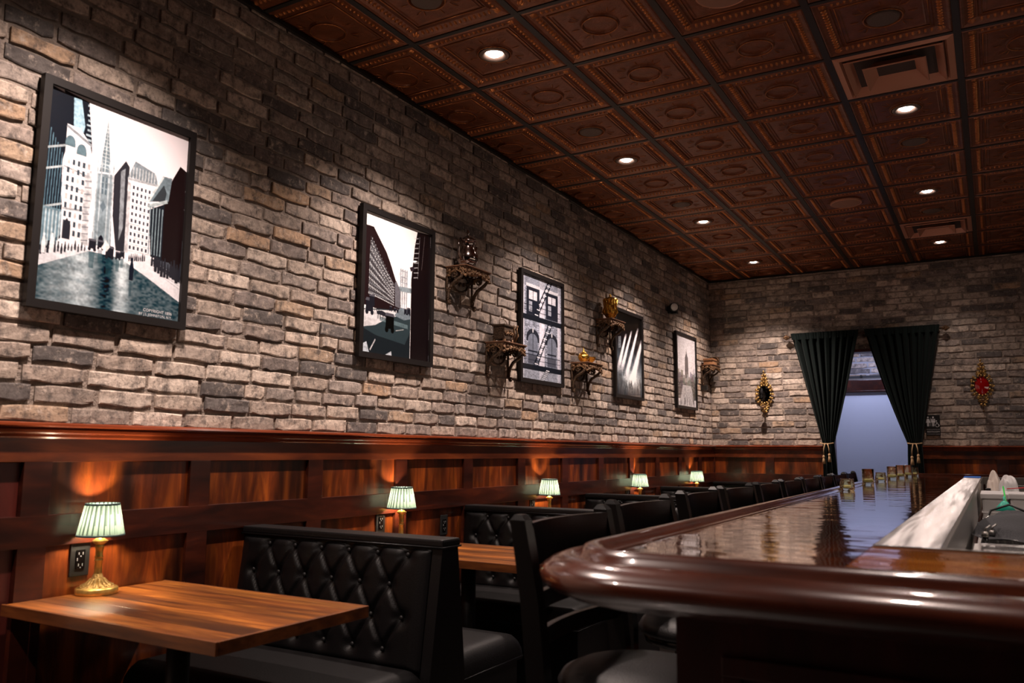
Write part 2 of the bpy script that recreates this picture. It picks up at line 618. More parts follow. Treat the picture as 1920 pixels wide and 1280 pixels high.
def relief_mesh():
    a = TILE/2-.013
    mb = MB()
    nb = 15
    rr = a-.050
    for sgn in (-1, 1):
        for k in range(nb):
            t = -rr+.045+(2*rr-.09)*k/(nb-1)
            for p, sx, sy in (((t, sgn*rr), .009, .017), ((sgn*rr, t), .017, .009)):
                n = 6
                vs = [(p[0], p[1], -.004)]
                vs += [(p[0]+sx*.65*cos(2*pi*i/n), p[1]+sy*.65*sin(2*pi*i/n), .0) for i in range(n)]
                vs += [(p[0]+sx*cos(2*pi*i/n), p[1]+sy*sin(2*pi*i/n), .010) for i in range(n)]
                fs = [(0, 1+i, 1+(i+1) % n) for i in range(n)]+[(1+i, 1+n+i, 1+n+(i+1) % n, 1+(i+1) % n) for i in range(n)]
                mb.add(vs, fs, True)
    # corner leaves
    for sx in (-1, 1):
        for sy in (-1, 1):
            for d, ln, wd in ((0, .050, .011), (.5, .040, .009), (-.5, .040, .009)):
                an = math.atan2(-sy, -sx)+d
                c0 = Vector((sx*(rr+.014), sy*(rr+.014), 0))
                dr = Vector((cos(an), sin(an), 0))
                pr = Vector((-dr.y, dr.x, 0))
                m_ = c0+dr*ln*.5
                e = c0+dr*ln
                vs = [(*c0[:2], .004), (*(m_+pr*wd)[:2], .006), (*e[:2], .006), (*(m_-pr*wd)[:2], .006), (*m_[:2], -.008)]
                mb.add(vs, [(0, 1, 4), (1, 2, 4), (2, 3, 4), (3, 0, 4)], True)
    # inner fine cord squares and rope round the medallion
    for h in (a-.097,):
        for sgn in (-1, 1):
            mb.tube([(-h, sgn*h, .009), (h, sgn*h, .009)], .003, 4)
            mb.tube([(sgn*h, -h, .009), (sgn*h, h, .009)], .003, 4)
    n = 44
    pts = [(.088*cos(2*pi*i/n), .088*sin(2*pi*i/n), .001) for i in range(n)]
    mb.tube(pts, [.0045 if i % 2 else .0022 for i in range(n)], 5, closed=True)
    # diagonal sprigs in the field
    for q in range(4):
        a0 = pi/4+q*pi/2
        for d in (-.12, .12):
            mb.tube([(.112*cos(a0+d*.3), .112*sin(a0+d*.3), .010), (.14*cos(a0+d), .14*sin(a0+d), .006), (.158*cos(a0+d*1.1), .158*sin(a0+d*1.1), .010)], [.001, .0028, .001], 4)
        mb.tube([(.11*cos(a0+pi/4), .11*sin(a0+pi/4), .011), (.135*cos(a0+pi/4), .135*sin(a0+pi/4), .008), (.15*cos(a0+pi/4), .15*sin(a0+pi/4), .011)], [.001, .0025, .001], 4)
    return mb


ME_tile = tile_mesh().mesh('ceiling_tile', M_copper)
ME_tileh = tile_mesh(True).mesh('ceiling_tile_pierced', M_copper)
ME_rel = relief_mesh().mesh('tile_relief', M_copper2)


def clip_mesh(me, xmin):
    m2 = me.copy()
    bm = bmesh.new()
    bm.from_mesh(m2)
    bmesh.ops.bisect_plane(bm, geom=bm.verts[:]+bm.edges[:]+bm.faces[:], plane_co=(xmin, 0, 0), plane_no=(1, 0, 0), clear_inner=True)
    bm.to_mesh(m2)
    bm.free()
    return m2


cut = -(GX-TILE/2)+.004
ME_tile_c, ME_rel_c = clip_mesh(ME_tile, cut), clip_mesh(ME_rel, cut)
VENTS = {(3, 2), (3, 8)}
LIT = {(0, -3), (0, 0), (0, 3), (0, 6), (0, 9), (3, 0), (3, 3), (3, 6), (3, 9)}
CAPS = {(0, -1), (0, 2), (0, 5), (0, 8), (3, 1), (3, 4), (3, 7)}
SPK = {(2, 0), (2, 6)}
NROW = range(-3, 11)
COLS = range(-1, 6)
rowlab = {}
for c in COLS:
    for k in NROW:
        y0 = GY+k*TILE
        if y0+TILE > BACK+.35:
            continue
        x, y = GX+(c+.5)*TILE, y0+TILE/2
        if (c, k) in VENTS:
            continue
        hole = (c, k) in LIT
        me = ME_tile_c if c == -1 else (ME_tileh if hole else ME_tile)
        t = link('ceiling_tile', me, ceiling, (x, y, CEIL))
        r = link('tile_relief', ME_rel_c if c == -1 else ME_rel, t)
# grid bars
for c in range(0, 7):
    x = GX+c*TILE
    MB().box(x-.017, x+.017, 1.35, BACK, CEIL-.006, CEIL+.01).build('grid_bar', M_grid, ceiling)
for k in range(-3, 11):
    y = GY+k*TILE
    MB().box(0, 4.1, y-.012, y+.012, CEIL-.0055, CEIL+.0095).build('grid_bar', M_grid, ceiling)
MB().prism([(0, CEIL-.018), (.022, CEIL-.018), (.022, CEIL), (0, CEIL)], 'y', 1.35, BACK).build('wall_angle', M_grid, ceiling)
MB().box(.02, 4.5, BACK-.02, BACK, CEIL-.018, CEIL).build('wall_angle', M_grid, ceiling)

# downlights
ME_dt = MB().lathe([(.080, 0), (.078, -.005), (.062, -.007), (.052, .0), (.042, .022)], n=32, cap=False).mesh('trim_ring', M_trim)
ME_dl = MB().lathe([(1e-4, -.0045), (.030, -.002), (.040, .008), (.043, .018)], n=24, cap=False).mesh('lens', M_lamp)
ords = ['nearest', 'second', 'third', 'fourth', 'fifth', 'sixth']
for row, pts in (('left', [p for p in DOWN_LEFT if p[1] > 3]), ('right', [p for p in DOWN_RIGHT if p[1] > 5])):
    for i, (x, y) in enumerate(pts):
        where = 'nearest the picture wall' if row == 'left' else 'over the bar side'
        d = thing('downlight', (x, y, CEIL), 'lit recessed downlight, %s from the camera in the row %s' % (ords[i], where), 'light', 'recessed downlights')
        link('trim_ring', ME_dt, d)
        link('lens', ME_dl, d)
ME_capd = MB().lathe([(.074, .004), (.072, -.003), (.066, -.006), (.001, -.006)], n=32, cap=False).mesh('cap_disc', M_cap_disc)
for j, (c, k) in enumerate(sorted(CAPS)):
    x, y = GX+(c+.5)*TILE, GY+(k+.5)*TILE
    side = 'picture wall' if c == 0 else 'bar side'
    i = [q for q in sorted(CAPS) if q[0] == c].index((c, k))
    link('ceiling_grille', ME_capd, None, (x, y, CEIL), label='round grey ceiling grille, %s from the camera in the %s downlight row' % (ords[i], side), cat='grille', group='unlit round ceiling grilles')
ME_spk = MB().lathe([(.120, .006), (.118, -.008), (.110, -.012), (.001, -.012)], n=40, cap=False)
ME_spkf = MB().lathe([(.123, .006), (.123, -.009), (.117, -.013), (.114, -.009)], n=40, cap=False)
ME_spk, ME_spkf = ME_spk.mesh('grille', M_speaker), ME_spkf.mesh('bezel', M_vent)
for i, (c, k) in enumerate(sorted(SPK)):
    s_ = thing('ceiling_speaker', (GX+(c+.5)*TILE, GY+(k+.5)*TILE, CEIL), ['large round copper ceiling speaker cut off by the top edge of the photo', 'large round copper ceiling speaker far down the middle of the ceiling'][i], 'speaker', 'round ceiling speakers')
    link('grille', ME_spk, s_)
    link('bezel', ME_spkf, s_)
# air diffusers
for i, (c, k) in enumerate(sorted(VENTS)):
    v = thing('air_diffuser', (GX+(c+.5)*TILE, GY+(k+.5)*TILE, CEIL), ['square copper coloured air diffuser near the top right of the ceiling', 'square copper coloured air diffuser far back near the brick end wall'][i], 'air vent', 'square ceiling air diffusers')
    a = TILE/2-.014
    square_ring(MB(), [(a, -.002), (a-.035, -.010), (a-.045, .0), (.20, .085), (.19, .12)]).build('outer_frame', M_vent, v)
    square_ring(MB(), [(.24, -.014), (.236, -.02), (.17, .05), (.165, .052), (.232, -.012)]).build('louvre', M_vent, v)
    square_ring(MB(), [(.155, -.030), (.150, -.036), (.085, .030), (.0001, .030)]).build('louvre', M_vent, v)
    square_ring(MB(), [(.3, .125), (.0001, .125)]).build('duct', M_void, v)

# ------------------------------------------------------------------ brick walls
TONES = [(.52, .42, .345), (.45, .365, .30), (.40, .32, .265), (.35, .285, .24), (.31, .25, .215), (.23, .19, .17), (.14, .122, .114), (.44, .30, .20), (.40, .29, .205), (.60, .50, .42), (.34, .285, .25)]
WTS = [12, 12, 11, 10, 9, 12, 13, 3, 3, 7, 9]


def brick_shape(seed):
    """unit brick face: long side along +Y (0..1), height along Z (0..1), front at X=0, back at X=-1"""
    rnd = random.Random(seed)
    xs = [0, .22, .5, .78, 1]
    out = []
    j = lambda a: rnd.uniform(-a, a)
    top = [(x, 1+j(.05)) for x in xs]
    bot = [(x, .01+j(.10)) for x in xs]
    top[0] = (top[0][0]+abs(j(.02)), top[0][1]-abs(j(.07)))
    top[-1] = (1-abs(j(.02)), top[-1][1]-abs(j(.07)))
    bot[0] = (abs(j(.02)), bot[0][1]+abs(j(.07)))
    bot[-1] = (1-abs(j(.02)), bot[-1][1]+abs(j(.07)))
    mid = .5
    n = 5
    V = []
    # front grid rows: bottom, mid, top (inset) + outer rim pushed back
    ins_y, ins_z = .022, .09
    for row in (0, 1, 2):
        for i in range(n):
            y = bot[i][0]*(1-row/2)+top[i][0]*row/2
            z = bot[i][1]*(1-row/2)+top[i][1]*row/2
            if i == 0:
                y += ins_y
            if i == n-1:
                y -= ins_y
            if row == 0:
                z += ins_z
            if row == 2:
                z -= ins_z
            V.append((j(.16), y, z))
    per = [(i, 0) for i in range(n)]+[(n-1, 1)]+[(i, 2) for i in range(n-1, -1, -1)]+[(0, 1)]
    F = [(r*n+i, r*n+i+1, (r+1)*n+i+1, (r+1)*n+i) for r in (0, 1) for i in range(n-1)]
    def edge(i, row):
        y = bot[i][0]*(1-row/2)+top[i][0]*row/2
        z = bot[i][1]*(1-row/2)+top[i][1]*row/2
        return y, z
    m = len(per)
    b0 = len(V)
    for (i, r) in per:
        y, z = edge(i, r)
        V.append((-.22+j(.08), y, z))
    b1 = len(V)
    for (i, r) in per:
        y, z = edge(i, r)
        V.append((-1.6, y, z))
    for k in range(m):
        k2 = (k+1) % m
        a, b_ = per[k][1]*n+per[k][0], per[k2][1]*n+per[k2][0]
        F.append((a, b0+k, b0+k2, b_))
        F.append((b0+k, b1+k, b1+k2, b0+k2))
    return V, F


SHAPES = [brick_shape(100+i) for i in range(14)]
ME_B = []
for V, F in SHAPES:
    mb = MB()
    mb.add(V, F, False)
    me = mb.mesh('brick', M_brick_o)
    ME_B.append(me)


def proj(p):
    d = Vector(p)-cam.matrix_world.translation
    z = d.dot(fwd)
    if z <= .1:
        return None
    return 960+1541.34*d.dot(r2)/z, 640-1541.34*d.dot(u2)/z, z


def brick_wall(name, wall, to_world, rotz, length, z0, z1, skip=None, depth=.009, nmax=300):
    """bricks of one wall: the nearest nmax are parts, the rest joined"""
    course = .0702
    items = []
    row = 0
    z = z0
    rnd = random.Random(hash(name) % 1000 if False else len(name))
    while z < z1-.02:
        h = min(course-.0145, z1-z)
        s = -rnd.uniform(.02, .2)-(.1 if row % 2 else 0)
        while s < length:
            L = rnd.choice([.232, .240, .244, .248, .228, .238, .175 if rnd.random() < .35 else .240, .115 if rnd.random() < .4 else .242])
            a, b_ = max(s, 0), min(s+L, length)
            if b_-a > .03 and not (skip and skip(a, b_, z, z+h)):
                items.append((a, b_, z+rnd.uniform(-.003, .003), h+rnd.uniform(-.003, .003), rnd.randrange(14), rnd.choices(TONES, WTS)[0], rnd.uniform(.85, 1.15), rnd.uniform(-.004, .006), rnd.uniform(-.012, .012)))
            s += L+.0125
        z += course
        row += 1

    def score(it):
        p = proj(to_world(0, (it[0]+it[1])/2, it[2]+it[3]/2))
        if not p or not (-40 < p[0] < 1960 and -30 < p[1] < 1310):
            return -1
        q = proj(to_world(0, it[0], it[2]))
        r_ = proj(to_world(0, it[1], it[2]+it[3]))
        return (abs(q[0]-r_[0])+4)*(1541*it[3]/p[2]) if q and r_ else -1
    items.sort(key=score, reverse=True)
    rest = MB()
    tones = []
    for i, (a, b_, zz, h, k, tone, g, dx, tilt) in enumerate(items):
        col = tuple(min(1, c*g) for c in tone)
        if i < nmax:
            o = link('brick', ME_B[k], wall, to_world(dx, a, zz), (tilt, 0, rotz))
            o.scale = (depth, b_-a, h)
            o.color = (*col, 1)
        else:
            V, F = SHAPES[k]
            ct = []
            for vx, vy, vz in V:
                yy, z2 = vy*(b_-a), vz*h
                ct.append(to_world(dx+vx*depth, a+yy, zz+z2+yy*tilt))
            rest.add(ct, F)
            tones += [col]*len(F)
    if tones:
        me = rest.mesh('brickwork', M_brick_a)
        at = me.color_attributes.new('tone', 'FLOAT_COLOR', 'CORNER')
        buf = []
        for p in me.polygons:
            buf += list((*tones[p.index], 1))*p.loop_total
        at.data.foreach_set('color', buf)
        link('brickwork', me, wall, kind='stuff')


RAILZ = 1.366
wall_left = MB().box(-.2, -.0085, -3, BACK+.2, 0, CEIL+.02).build('wall_left', M_mortar, kind='structure')
Y0L = 1.35
brick_wall('left', wall_left, lambda d, s, z: (d, Y0L+s, z), 0, BACK-Y0L, RAILZ+.004, CEIL)
# back wall with a doorway
DX0, DX1, DH = 1.36, 2.13, 2.43
bw = MB()
bw.box(-.1, DX0, BACK+.0075, BACK+.16, 0, CEIL+.02)
bw.box(DX1, 6.3, BACK+.0075, BACK+.16, 0, CEIL+.02)
bw.box(DX0, DX1, BACK+.0075, BACK+.16, DH, CEIL+.02)
wall_back = bw.build('wall_back', M_mortar, kind='structure')
# local X (outward) must become -Y, local Y (along) must become... rotate by -90: X->-Y, Y->+X
def to_back2(d, s, z):
    return (s, BACK-d, z)


brick_wall('backwall', wall_back, to_back2, -pi/2, 4.2, RAILZ+.004, CEIL, depth=.007,
           skip=lambda a, b_, z0, z1: (b_ > DX0-.01 and a < DX1+.01 and z0 < DH-.02))

# corridor behind
cor = MB()
cor.box(.2, 3.4, 11.21, 11.35, 0, 3.0)
wall_cor = cor.build('wall_corridor', mat('grey_blue_paint', (.30, .30, .33), .6), kind='structure')
brick_wall('corridor', wall_cor, lambda d, s, z: (.9+s, 11.2-d, z), -pi/2, 1.5, 2.22, 2.95, depth=.007, nmax=60)
MB().box(.2, .35, BACK+.16, 11.21, 0, 3.0).build('wall_corridor_left', M_white, kind='structure')
MB().box(3.2, 3.4, BACK+.16, 11.21, 0, 3.0).build('wall_corridor_right', M_white, kind='structure')
MB().box(.2, 3.4, BACK+.16, 11.35, 2.80, 2.9).build('ceiling_corridor', M_glasswall, kind='structure')
door = MB().box(1.10, 2.06, 11.14, 11.18, .01, 2.045, .004).build('door_1', M_white, kind='structure')
MB().lathe([(.028, 0), (.028, .015), (.012, .02), (.012, .045), (.026, .055), (.026, .08), (.001, .085)], (1.17, 11.14, 1.0), 16, 'y').build('door_knob', M_brass, door).rotation_euler = (0, 0, 0)
tr1 = MB().box(1.0, 2.16, 11.12, 11.20, 2.06, 2.20, .004).build('trim_4', M_rail, kind='structure')
MB().box(.98, 2.18, 11.10, 11.2, 2.045, 2.062, .003).build('moulding', M_rail, tr1)
MB().box(1.0, 1.085, 11.13, 11.2, 0, 2.05).build('casing', M_rail, tr1)
MB().box(2.075, 2.16, 11.13, 11.2, 0, 2.05).build('casing', M_rail, tr1)
cl = thing('corridor_shelf', (1.6, 11.1, 2.2), 'narrow grey ledge over the white door seen between the curtains', 'shelf')
MB().box(-.55, .55, .02, .09, 0, .018).build('ledge_board', M_steel2, cl)
MB().box(-.55, .55, .065, .09, .018, .055).build('back_strip', M_darkmetal, cl)
MB().lathe([(.012, 0), (.016, .01), (.010, .03), (.014, .04), (.001, .05)], (-.08, .045, .018), 10).build('small_finial', M_black, cl)
lc = thing('corridor_lamp', (1.62, 10.62, 2.80), 'glowing flush round ceiling lamp glimpsed above the white door between the curtains', 'light')
MB().lathe([(.17, 0), (.17, -.02), (.16, -.03)], n=28).build('rim', M_black, lc)
MB().lathe([(.155, -.028), (.12, -.048), (.001, -.055)], n=28, cap=False).build('diffuser', mat('cool_glow', (1, 1, 1), emit=(.66, .72, 1), es=3.0), lc)
# jambs of the doorway
tj = MB().box(DX0-.02, DX0+.012, BACK-.012, BACK+.17, 0, DH).build('trim_5', M_bardie, kind='structure')
MB().box(DX1-.012, DX1+.02, BACK-.012, BACK+.17, 0, DH).build('jamb', M_bardie, tj)
MB().box(DX0-.02, DX1+.02, BACK-.012, BACK+.17, DH-.03, DH).build('head', M_bardie, tj)


# ------------------------------------------------------------------ wainscot
def wainscot(name, to, length, starts, pitch, stile, ax):
    """to(d, s, z): d outwards, s along.  panel z bands fixed by the photograph"""
    root = None

    def bx(d0, d1, s0, s1, z0, z1, nm, m, bev=0):
        nonlocal root
        p, q = to(d0, s0, z0), to(d1, s1, z1)
        lo = [min(a, b_) for a, b_ in zip(p, q)]
        hi = [max(a, b_) for a, b_ in zip(p, q)]
        o = MB().box(lo[0], hi[0], lo[1], hi[1], lo[2], hi[2], bev).build(nm, m, root)
        return o
    root = bx(-.01, .006, 0, length, 0, RAILZ-.02, name, M_bardie)
    root['kind'] = 'structure'
    bx(.006, .030, 0, length, 1.228, RAILZ-.035, 'top_rail', M_frieze, .002)
    bx(.006, .030, 0, length, .936, 1.044, 'middle_rail', M_rail, .002)
    bx(.006, .032, 0, length, 0, .24, 'bottom_rail', M_rail, .002)
    # moulded cap
    prof = [(0, RAILZ), (.052, RAILZ), (.060, RAILZ-.004), (.062, RAILZ-.012), (.054, RAILZ-.017), (.050, RAILZ-.020), (.056, RAILZ-.026), (.054, RAILZ-.034), (.044, RAILZ-.040), (.042, RAILZ-.050), (.034, RAILZ-.056), (0, RAILZ-.056)]
    vs, n = [], len(prof)
    for s_ in (0, length):
        vs += [to(d, s_, z) for d, z in prof]
    fs = [(i, (i+1) % n, n+(i+1) % n, n+i) for i in range(n)]+[tuple(range(n)), tuple(range(n, 2*n))]
    cp = MB()
    cp.add(vs, fs, False)
    cp.build('cap_moulding', M_cap, root)
    s = starts
    while s < length:
        bx(.006, .0298, max(0, s), min(length, s+stile), .24, 1.23, 'stile', M_rail, .0015)
        a, b_ = max(0, s+stile), min(length, s+pitch)
        if b_-a > .03:
            bx(.002, .012, a, b_, 1.04, 1.232, 'panel', M_wains)
            bx(.002, .012, a, b_, .236, .94, 'panel', M_wains)
        s += pitch
    return root


wainscot('trim_1', lambda d, s, z: (d, 1.35+s, z), BACK-1.35, .277, .6845, .10, 'y')
wainscot('trim_2', lambda d, s, z: (.03+s, BACK-d, z), DX0-.05, -.13, .72, .10, 'x')
wainscot('trim_3', lambda d, s, z: (DX1+.02+s, BACK-d, z), 2.4, 0, .78, .10, 'x')


# ------------------------------------------------------------------ posters
def blank(w_, h_, col):
    return np.ones((h_, w_, 3), np.float32)*np.array(col, np.float32)


def fill(im, poly, col, alpha=1.0):
    h_, w_, _ = im.shape
    P = [(x*w_, y*h_) for x, y in poly]
    x0 = max(0, int(min(p[0] for p in P)))
    x1 = min(w_, int(max(p[0] for p in P))+2)
    y0 = max(0, int(min(p[1] for p in P)))
    y1 = min(h_, int(max(p[1] for p in P))+2)
    if x1 <= x0 or y1 <= y0:
        return
    X, Y = np.meshgrid(np.arange(x0, x1)+.5, np.arange(y0, y1)+.5)
    ins = np.zeros(X.shape, bool)
    n = len(P)
    for i in range(n):
        xa, ya = P[i]
        xb, yb = P[(i+1) % n]
        if ya == yb:
            continue
        c_ = ((ya > Y) != (yb > Y)) & (X < (xb-xa)*(Y-ya)/(yb-ya)+xa)
        ins ^= c_
    sub = im[y0:y1, x0:x1]
    sub[ins] = sub[ins]*(1-alpha)+np.array(col, np.float32)*alpha


def rect(im, x0, y0, x1, y1, col, alpha=1):
    fill(im, [(x0, y0), (x1, y0), (x1, y1), (x0, y1)], col, alpha)


def line(im, a, b_, wd, col, alpha=1):
    dx, dy = b_[0]-a[0], b_[1]-a[1]
    L = math.hypot(dx, dy)+1e-9
    nx, ny = -dy/L*wd/2, dx/L*wd/2
    fill(im, [(a[0]+nx, a[1]+ny), (b_[0]+nx, b_[1]+ny), (b_[0]-nx, b_[1]-ny), (a[0]-nx, a[1]-ny)], col, alpha)


def vnoise(w_, h_, nx, ny, seed):
    r_ = np.random.RandomState(seed)
    g = r_.rand(ny+2, nx+2).astype(np.float32)
    X = np.linspace(0, nx, w_)
    Y = np.linspace(0, ny, h_)
    xi, yi = X.astype(int), Y.astype(int)
    fx, fy = (X-xi)[None, :], (Y-yi)[:, None]
    a = g[yi][:, xi]*(1-fx)+g[yi][:, xi+1]*fx
    b2 = g[yi+1][:, xi]*(1-fx)+g[yi+1][:, xi+1]*fx
    return a*(1-fy)+b2*fy


def people(im, pts, seed, col=(.05, .05, .06)):
    r_ = random.Random(seed)
    for x, y, s in pts:
        k = r_.uniform(.8, 1.15)*s
        fill(im, [(x-.20*k, y), (x-.24*k, y+.8*k), (x-.12*k, y+1.3*k), (x+.12*k, y+1.3*k), (x+.24*k, y+.8*k), (x+.2*k, y)], col)
        fill(im, [(x-.1*k, y+1.3*k), (x-.1*k, y+1.6*k), (x+.1*k, y+1.6*k), (x+.1*k, y+1.3*k)], col)


def carriage(im, x, y, s, col=(.04, .04, .05)):
    rect(im, x-.5*s, y+.25*s, x+.5*s, y+1.0*s, col)
    fill(im, [(x-.6*s, y+1*s), (x-.45*s, y+1.2*s), (x+.45*s, y+1.2*s), (x+.6*s, y+1*s)], (.12, .12, .14))
    for q in (-.35, .35):
        fill(im, [(x+q*s+.22*s*cos(t*pi/5), y+.2*s+.2*s*sin(t*pi/5)) for t in range(10)], col)


def poster1():
    W_, H_ = 520, 690
    im = blank(W_, H_, (.80, .76, .79))
    im *= (.93+.12*vnoise(W_, H_, 5, 7, 1))[..., None]
    B = (.030, .035, .045)
    T = (.16, .26, .32)
    # bridge of buildings left
    fill(im, [(.086, 1), (.251, .984), (.29, .78), (.30, .62), (.117, .75)], B)
    fill(im, [(.15, .98), (.20, .985), (.235, .86), (.215, .77), (.165, .80)], (.33, .47, .55))
    for q in range(9):
        y = .77+q*.024
        rect(im, .245+.006*(q % 2), y, .285-.002*q, y+.010, (.45, .55, .60), .7)
    fill(im, [(0, 1), (.087, .987), (.13, .911), (.149, .872), (.117, .819), (.131, .746), (.109, .665), (.117, .506), (.132, .424), (.132, .297), (0, .2)], B)
    for q in range(7):
        x = .012+q*.016
        line(im, (x, .25), (x+.012, .80-.02*q), .0045, T, .85)
    for y0, y1 in ((.42, .46), (.60, .64), (.70, .74)):
        line(im, (0, y0), (.125, y1), .01, (.45, .50, .52), .8)
    fill(im, [(0, .24), (.13, .31), (.135, .43), (0, .43)], (.20, .29, .34), .8)
    for q in range(6):
        line(im, (.01+q*.022, .25), (.01+q*.022, .42), .008, (.55, .62, .65), .7)
    # pale building with arches
    fill(im, [(.122, .843), (.203, .842), (.276, .782), (.298, .709), (.299, .61), (.314, .525), (.30, .455), (.311, .295), (.133, .286), (.120, .6)], (.70, .68, .70))
    line(im, (.12, .835), (.29, .775), .014, (.25, .27, .29))
    line(im, (.12, .64), (.295, .62), .008, (.30, .32, .34))
    line(im, (.125, .55), (.30, .545), .006, (.35, .36, .38))
    line(im, (.13, .44), (.30, .455), .010, (.32, .34, .36))
    for cx_, cy_ in ((.150, .760), (.225, .735)):
        fill(im, [(cx_+.032*cos(t*pi/8), cy_+.034*sin(t*pi/8)) for t in range(9)]+[(cx_-.032, cy_-.02), (cx_+.032, cy_-.02)], (.14, .20, .23))
    for c in range(5):
        for r_ in range(9):
            x, y = .140+c*.033, .32+r_*.042
            if y > .68 or x > .30:
                continue
            rect(im, x, y, x+.016, y+.026, (.07, .09, .11) if (c+r_) % 4 else (.45, .42, .42))
    fill(im, [(.14, .30), (.19, .30), (.19, .37), (.165, .40), (.14, .37)], (.05, .05, .06))
    fill(im, [(.255, .62), (.30, .66), (.315, .52), (.30, .45), (.312, .29), (.265, .29)], (.45, .46, .48), .8)
    for q in range(10):
        y = .31+q*.032
        line(im, (.262, y), (.306, y+.006), .006, (.16, .17, .19), .8)
    # steeple and church
    fill(im, [(.388, .935), (.352, .665), (.428, .672)], (.19, .24, .27))
    for q in range(12):
        y = .69+q*.018
        hw = .036*(.93-y)/.26
        line(im, (.388-hw, y), (.388+hw, y), .004, (.55, .60, .62), .7)
    line(im, (.388, .67), (.389, .92), .006, (.55, .60, .62), .8)
    fill(im, [(.341, .655), (.441, .669), (.465, .31), (.332, .30)], (.24, .29, .32))
    for x in (.335, .362, .416, .444):
        line(im, (x+.006, .31), (x+.004, .71), .009, (.40, .45, .48))
        fill(im, [(x-.004, .70), (x+.004, .735), (x+.012, .70)], (.4, .45, .48))
    for q in range(3):
        for x in (.375, .398):
            rect(im, x, .56+q*.03, x+.012, .585+q*.03, (.12, .16, .19))
    fill(im, [(.392, .53), (.412, .50), (.392, .47), (.372, .50)], (.15, .19, .22))
    fill(im, [(.367, .35), (.367, .42), (.390, .46), (.413, .42), (.413, .35)], (.22, .27, .30))
    fill(im, [(.376, .315), (.378, .345), (.394, .36), (.41, .345), (.412, .315)], (.03, .03, .04))
    # middle dark and white buildings
    fill(im, [(.453, .666), (.53, .76), (.56, .734), (.567, .30), (.500, .30), (.462, .465)], (.055, .055, .065))
    fill(im, [(.50, .70), (.53, .72), (.54, .42), (.515, .35)], (.34, .37, .40), .7)
    fill(im, [(.55, .68), (.60, .775), (.753, .745), (.774, .702), (.774, .66), (.554, .66)], (.24, .28, .31))
    for q in range(9):
        x = .565+q*.023
        line(im, (x, .67), (x+.002, .745), .006, (.60, .62, .63), .8)
    fill(im, [(.554, .683), (.773, .69), (.783, .573), (.727, .515), (.743, .30), (.56, .30)], (.72, .70, .73))
    line(im, (.555, .675), (.775, .685), .012, (.36, .38, .40))
    fill(im, [(.554, .66), (.578, .66), (.585, .30), (.56, .30)], (.50, .50, .52))
    for r_ in range(10):
        y = .325+r_*.034
        line(im, (.56, y-.010), (.76, y-.009), .003, (.50, .50, .52), .8)
        for c in range(6):
            x = .592+c*.030
            if x > .725 and y < .52:
                continue
            rect(im, x, y, x+.013, y+.017, (.06, .07, .09))
    # temple at the right
    fill(im, [(.946, .828), (1.0, .81), (1.0, .20), (.80, .28), (.833, .619), (.888, .74)], (.036, .027, .028))
    fill(im, [(.713, .588), (.82, .745), (.887, .748), (.868, .62)], (.20, .25, .28))
    fill(im, [(.742, .598), (.825, .70), (.850, .66), (.838, .61)], (.07, .08, .09))
    line(im, (.713, .588), (.82, .745), .012, (.55, .60, .62))
    line(im, (.715, .565), (.86, .618), .018, (.42, .48, .50))
    fill(im, [(.725, .55), (.838, .60), (.841, .30), (.754, .31)], (.035, .04, .05))
    for q in range(5):
        line(im, (.738+q*.022, .32), (.732+q*.024, .57), .008, (.24, .30, .33))
    # street
    fill(im, [(0, .155), (.306, .267), (.556, .26), (1.0, .115), (1.0, 0), (0, 0)], (.13, .22, .26))
    n1 = vnoise(W_, H_, 9, 60, 3)
    n2 = vnoise(W_, H_, 60, 130, 4)
    yy = np.arange(H_)/H_
    xx = np.arange(W_)/W_
    XX, YY = np.meshgrid(xx, yy)
    top = np.where(XX < .31, .155+XX*.36, np.where(XX < .556, .267, .26-(XX-.556)*.33))
    mask = YY < top
    lum = .35*np.exp(-((XX-.27)/.10)**2)+.42*np.exp(-((XX-.56)/.05)**2)+.12*np.exp(-((XX-.1)/.06)**2)-.10*np.exp(-((XX-.45)/.05)**2)
    tex = (lum*(.45+.9*n1)+(n2-.5)*.16)
    st = np.clip(np.stack([.085+tex*.95, .125+tex, .145+tex*1.02], -1), .02, .85)
    im[mask] = st[mask]
    fill(im, [(.57, .262), (.718, .31), (.86, .285), (1.0, .215), (1.0, .105)], (.68, .67, .70))
    fill(im, [(.76, .30), (.9, .30), (1.0, .24), (1.0, .20), (.86, .245)], (.10, .11, .13))
    for q in range(5):
        line(im, (.78, .285-q*.010), (1.0, .235-q*.016), .004, (.45, .47, .50), .8)
    fill(im, [(0, .22), (.276, .285), (.32, .268), (0, .150)], (.62, .63, .66))
    r_ = random.Random(5)
    people(im, [(.02+q*.021, .205+q*.0048+r_.uniform(-.008, .006), .036-q*.0010) for q in range(14)], 1)
    people(im, [(.035, .215, .05), (.085, .222, .05)], 2, (.65, .66, .68))
    people(im, [(.60+q*.014, .262+.002*q, .024) for q in range(9)], 3)
    people(im, [(.80+q*.024, .235-q*.004+r_.uniform(-.01, .01), .058) for q in range(9)], 4)
    people(im, [(.77+q*.02, .262, .035) for q in range(6)], 6)
    people(im, [(.623, .168, .070)], 5, (.03, .035, .05))
    fill(im, [(.61, .165), (.63, .165), (.63, .09), (.615, .09)], (.05, .09, .11), .7)
    for x, y, s in ((.34, .27, .05), (.395, .285, .04), (.46, .25, .055), (.52, .255, .035), (.55, .268, .03)):
        carriage(im, x, y, s)
        fill(im, [(x-.4*s, y), (x+.4*s, y), (x+.3*s, y-1.6*s), (x-.3*s, y-1.6*s)], (.04, .09, .11), .6)
    fill(im, [(.40, .295), (.43, .34), (.46, .31), (.44, .285)], (.8, .78, .78), .7)
    return im


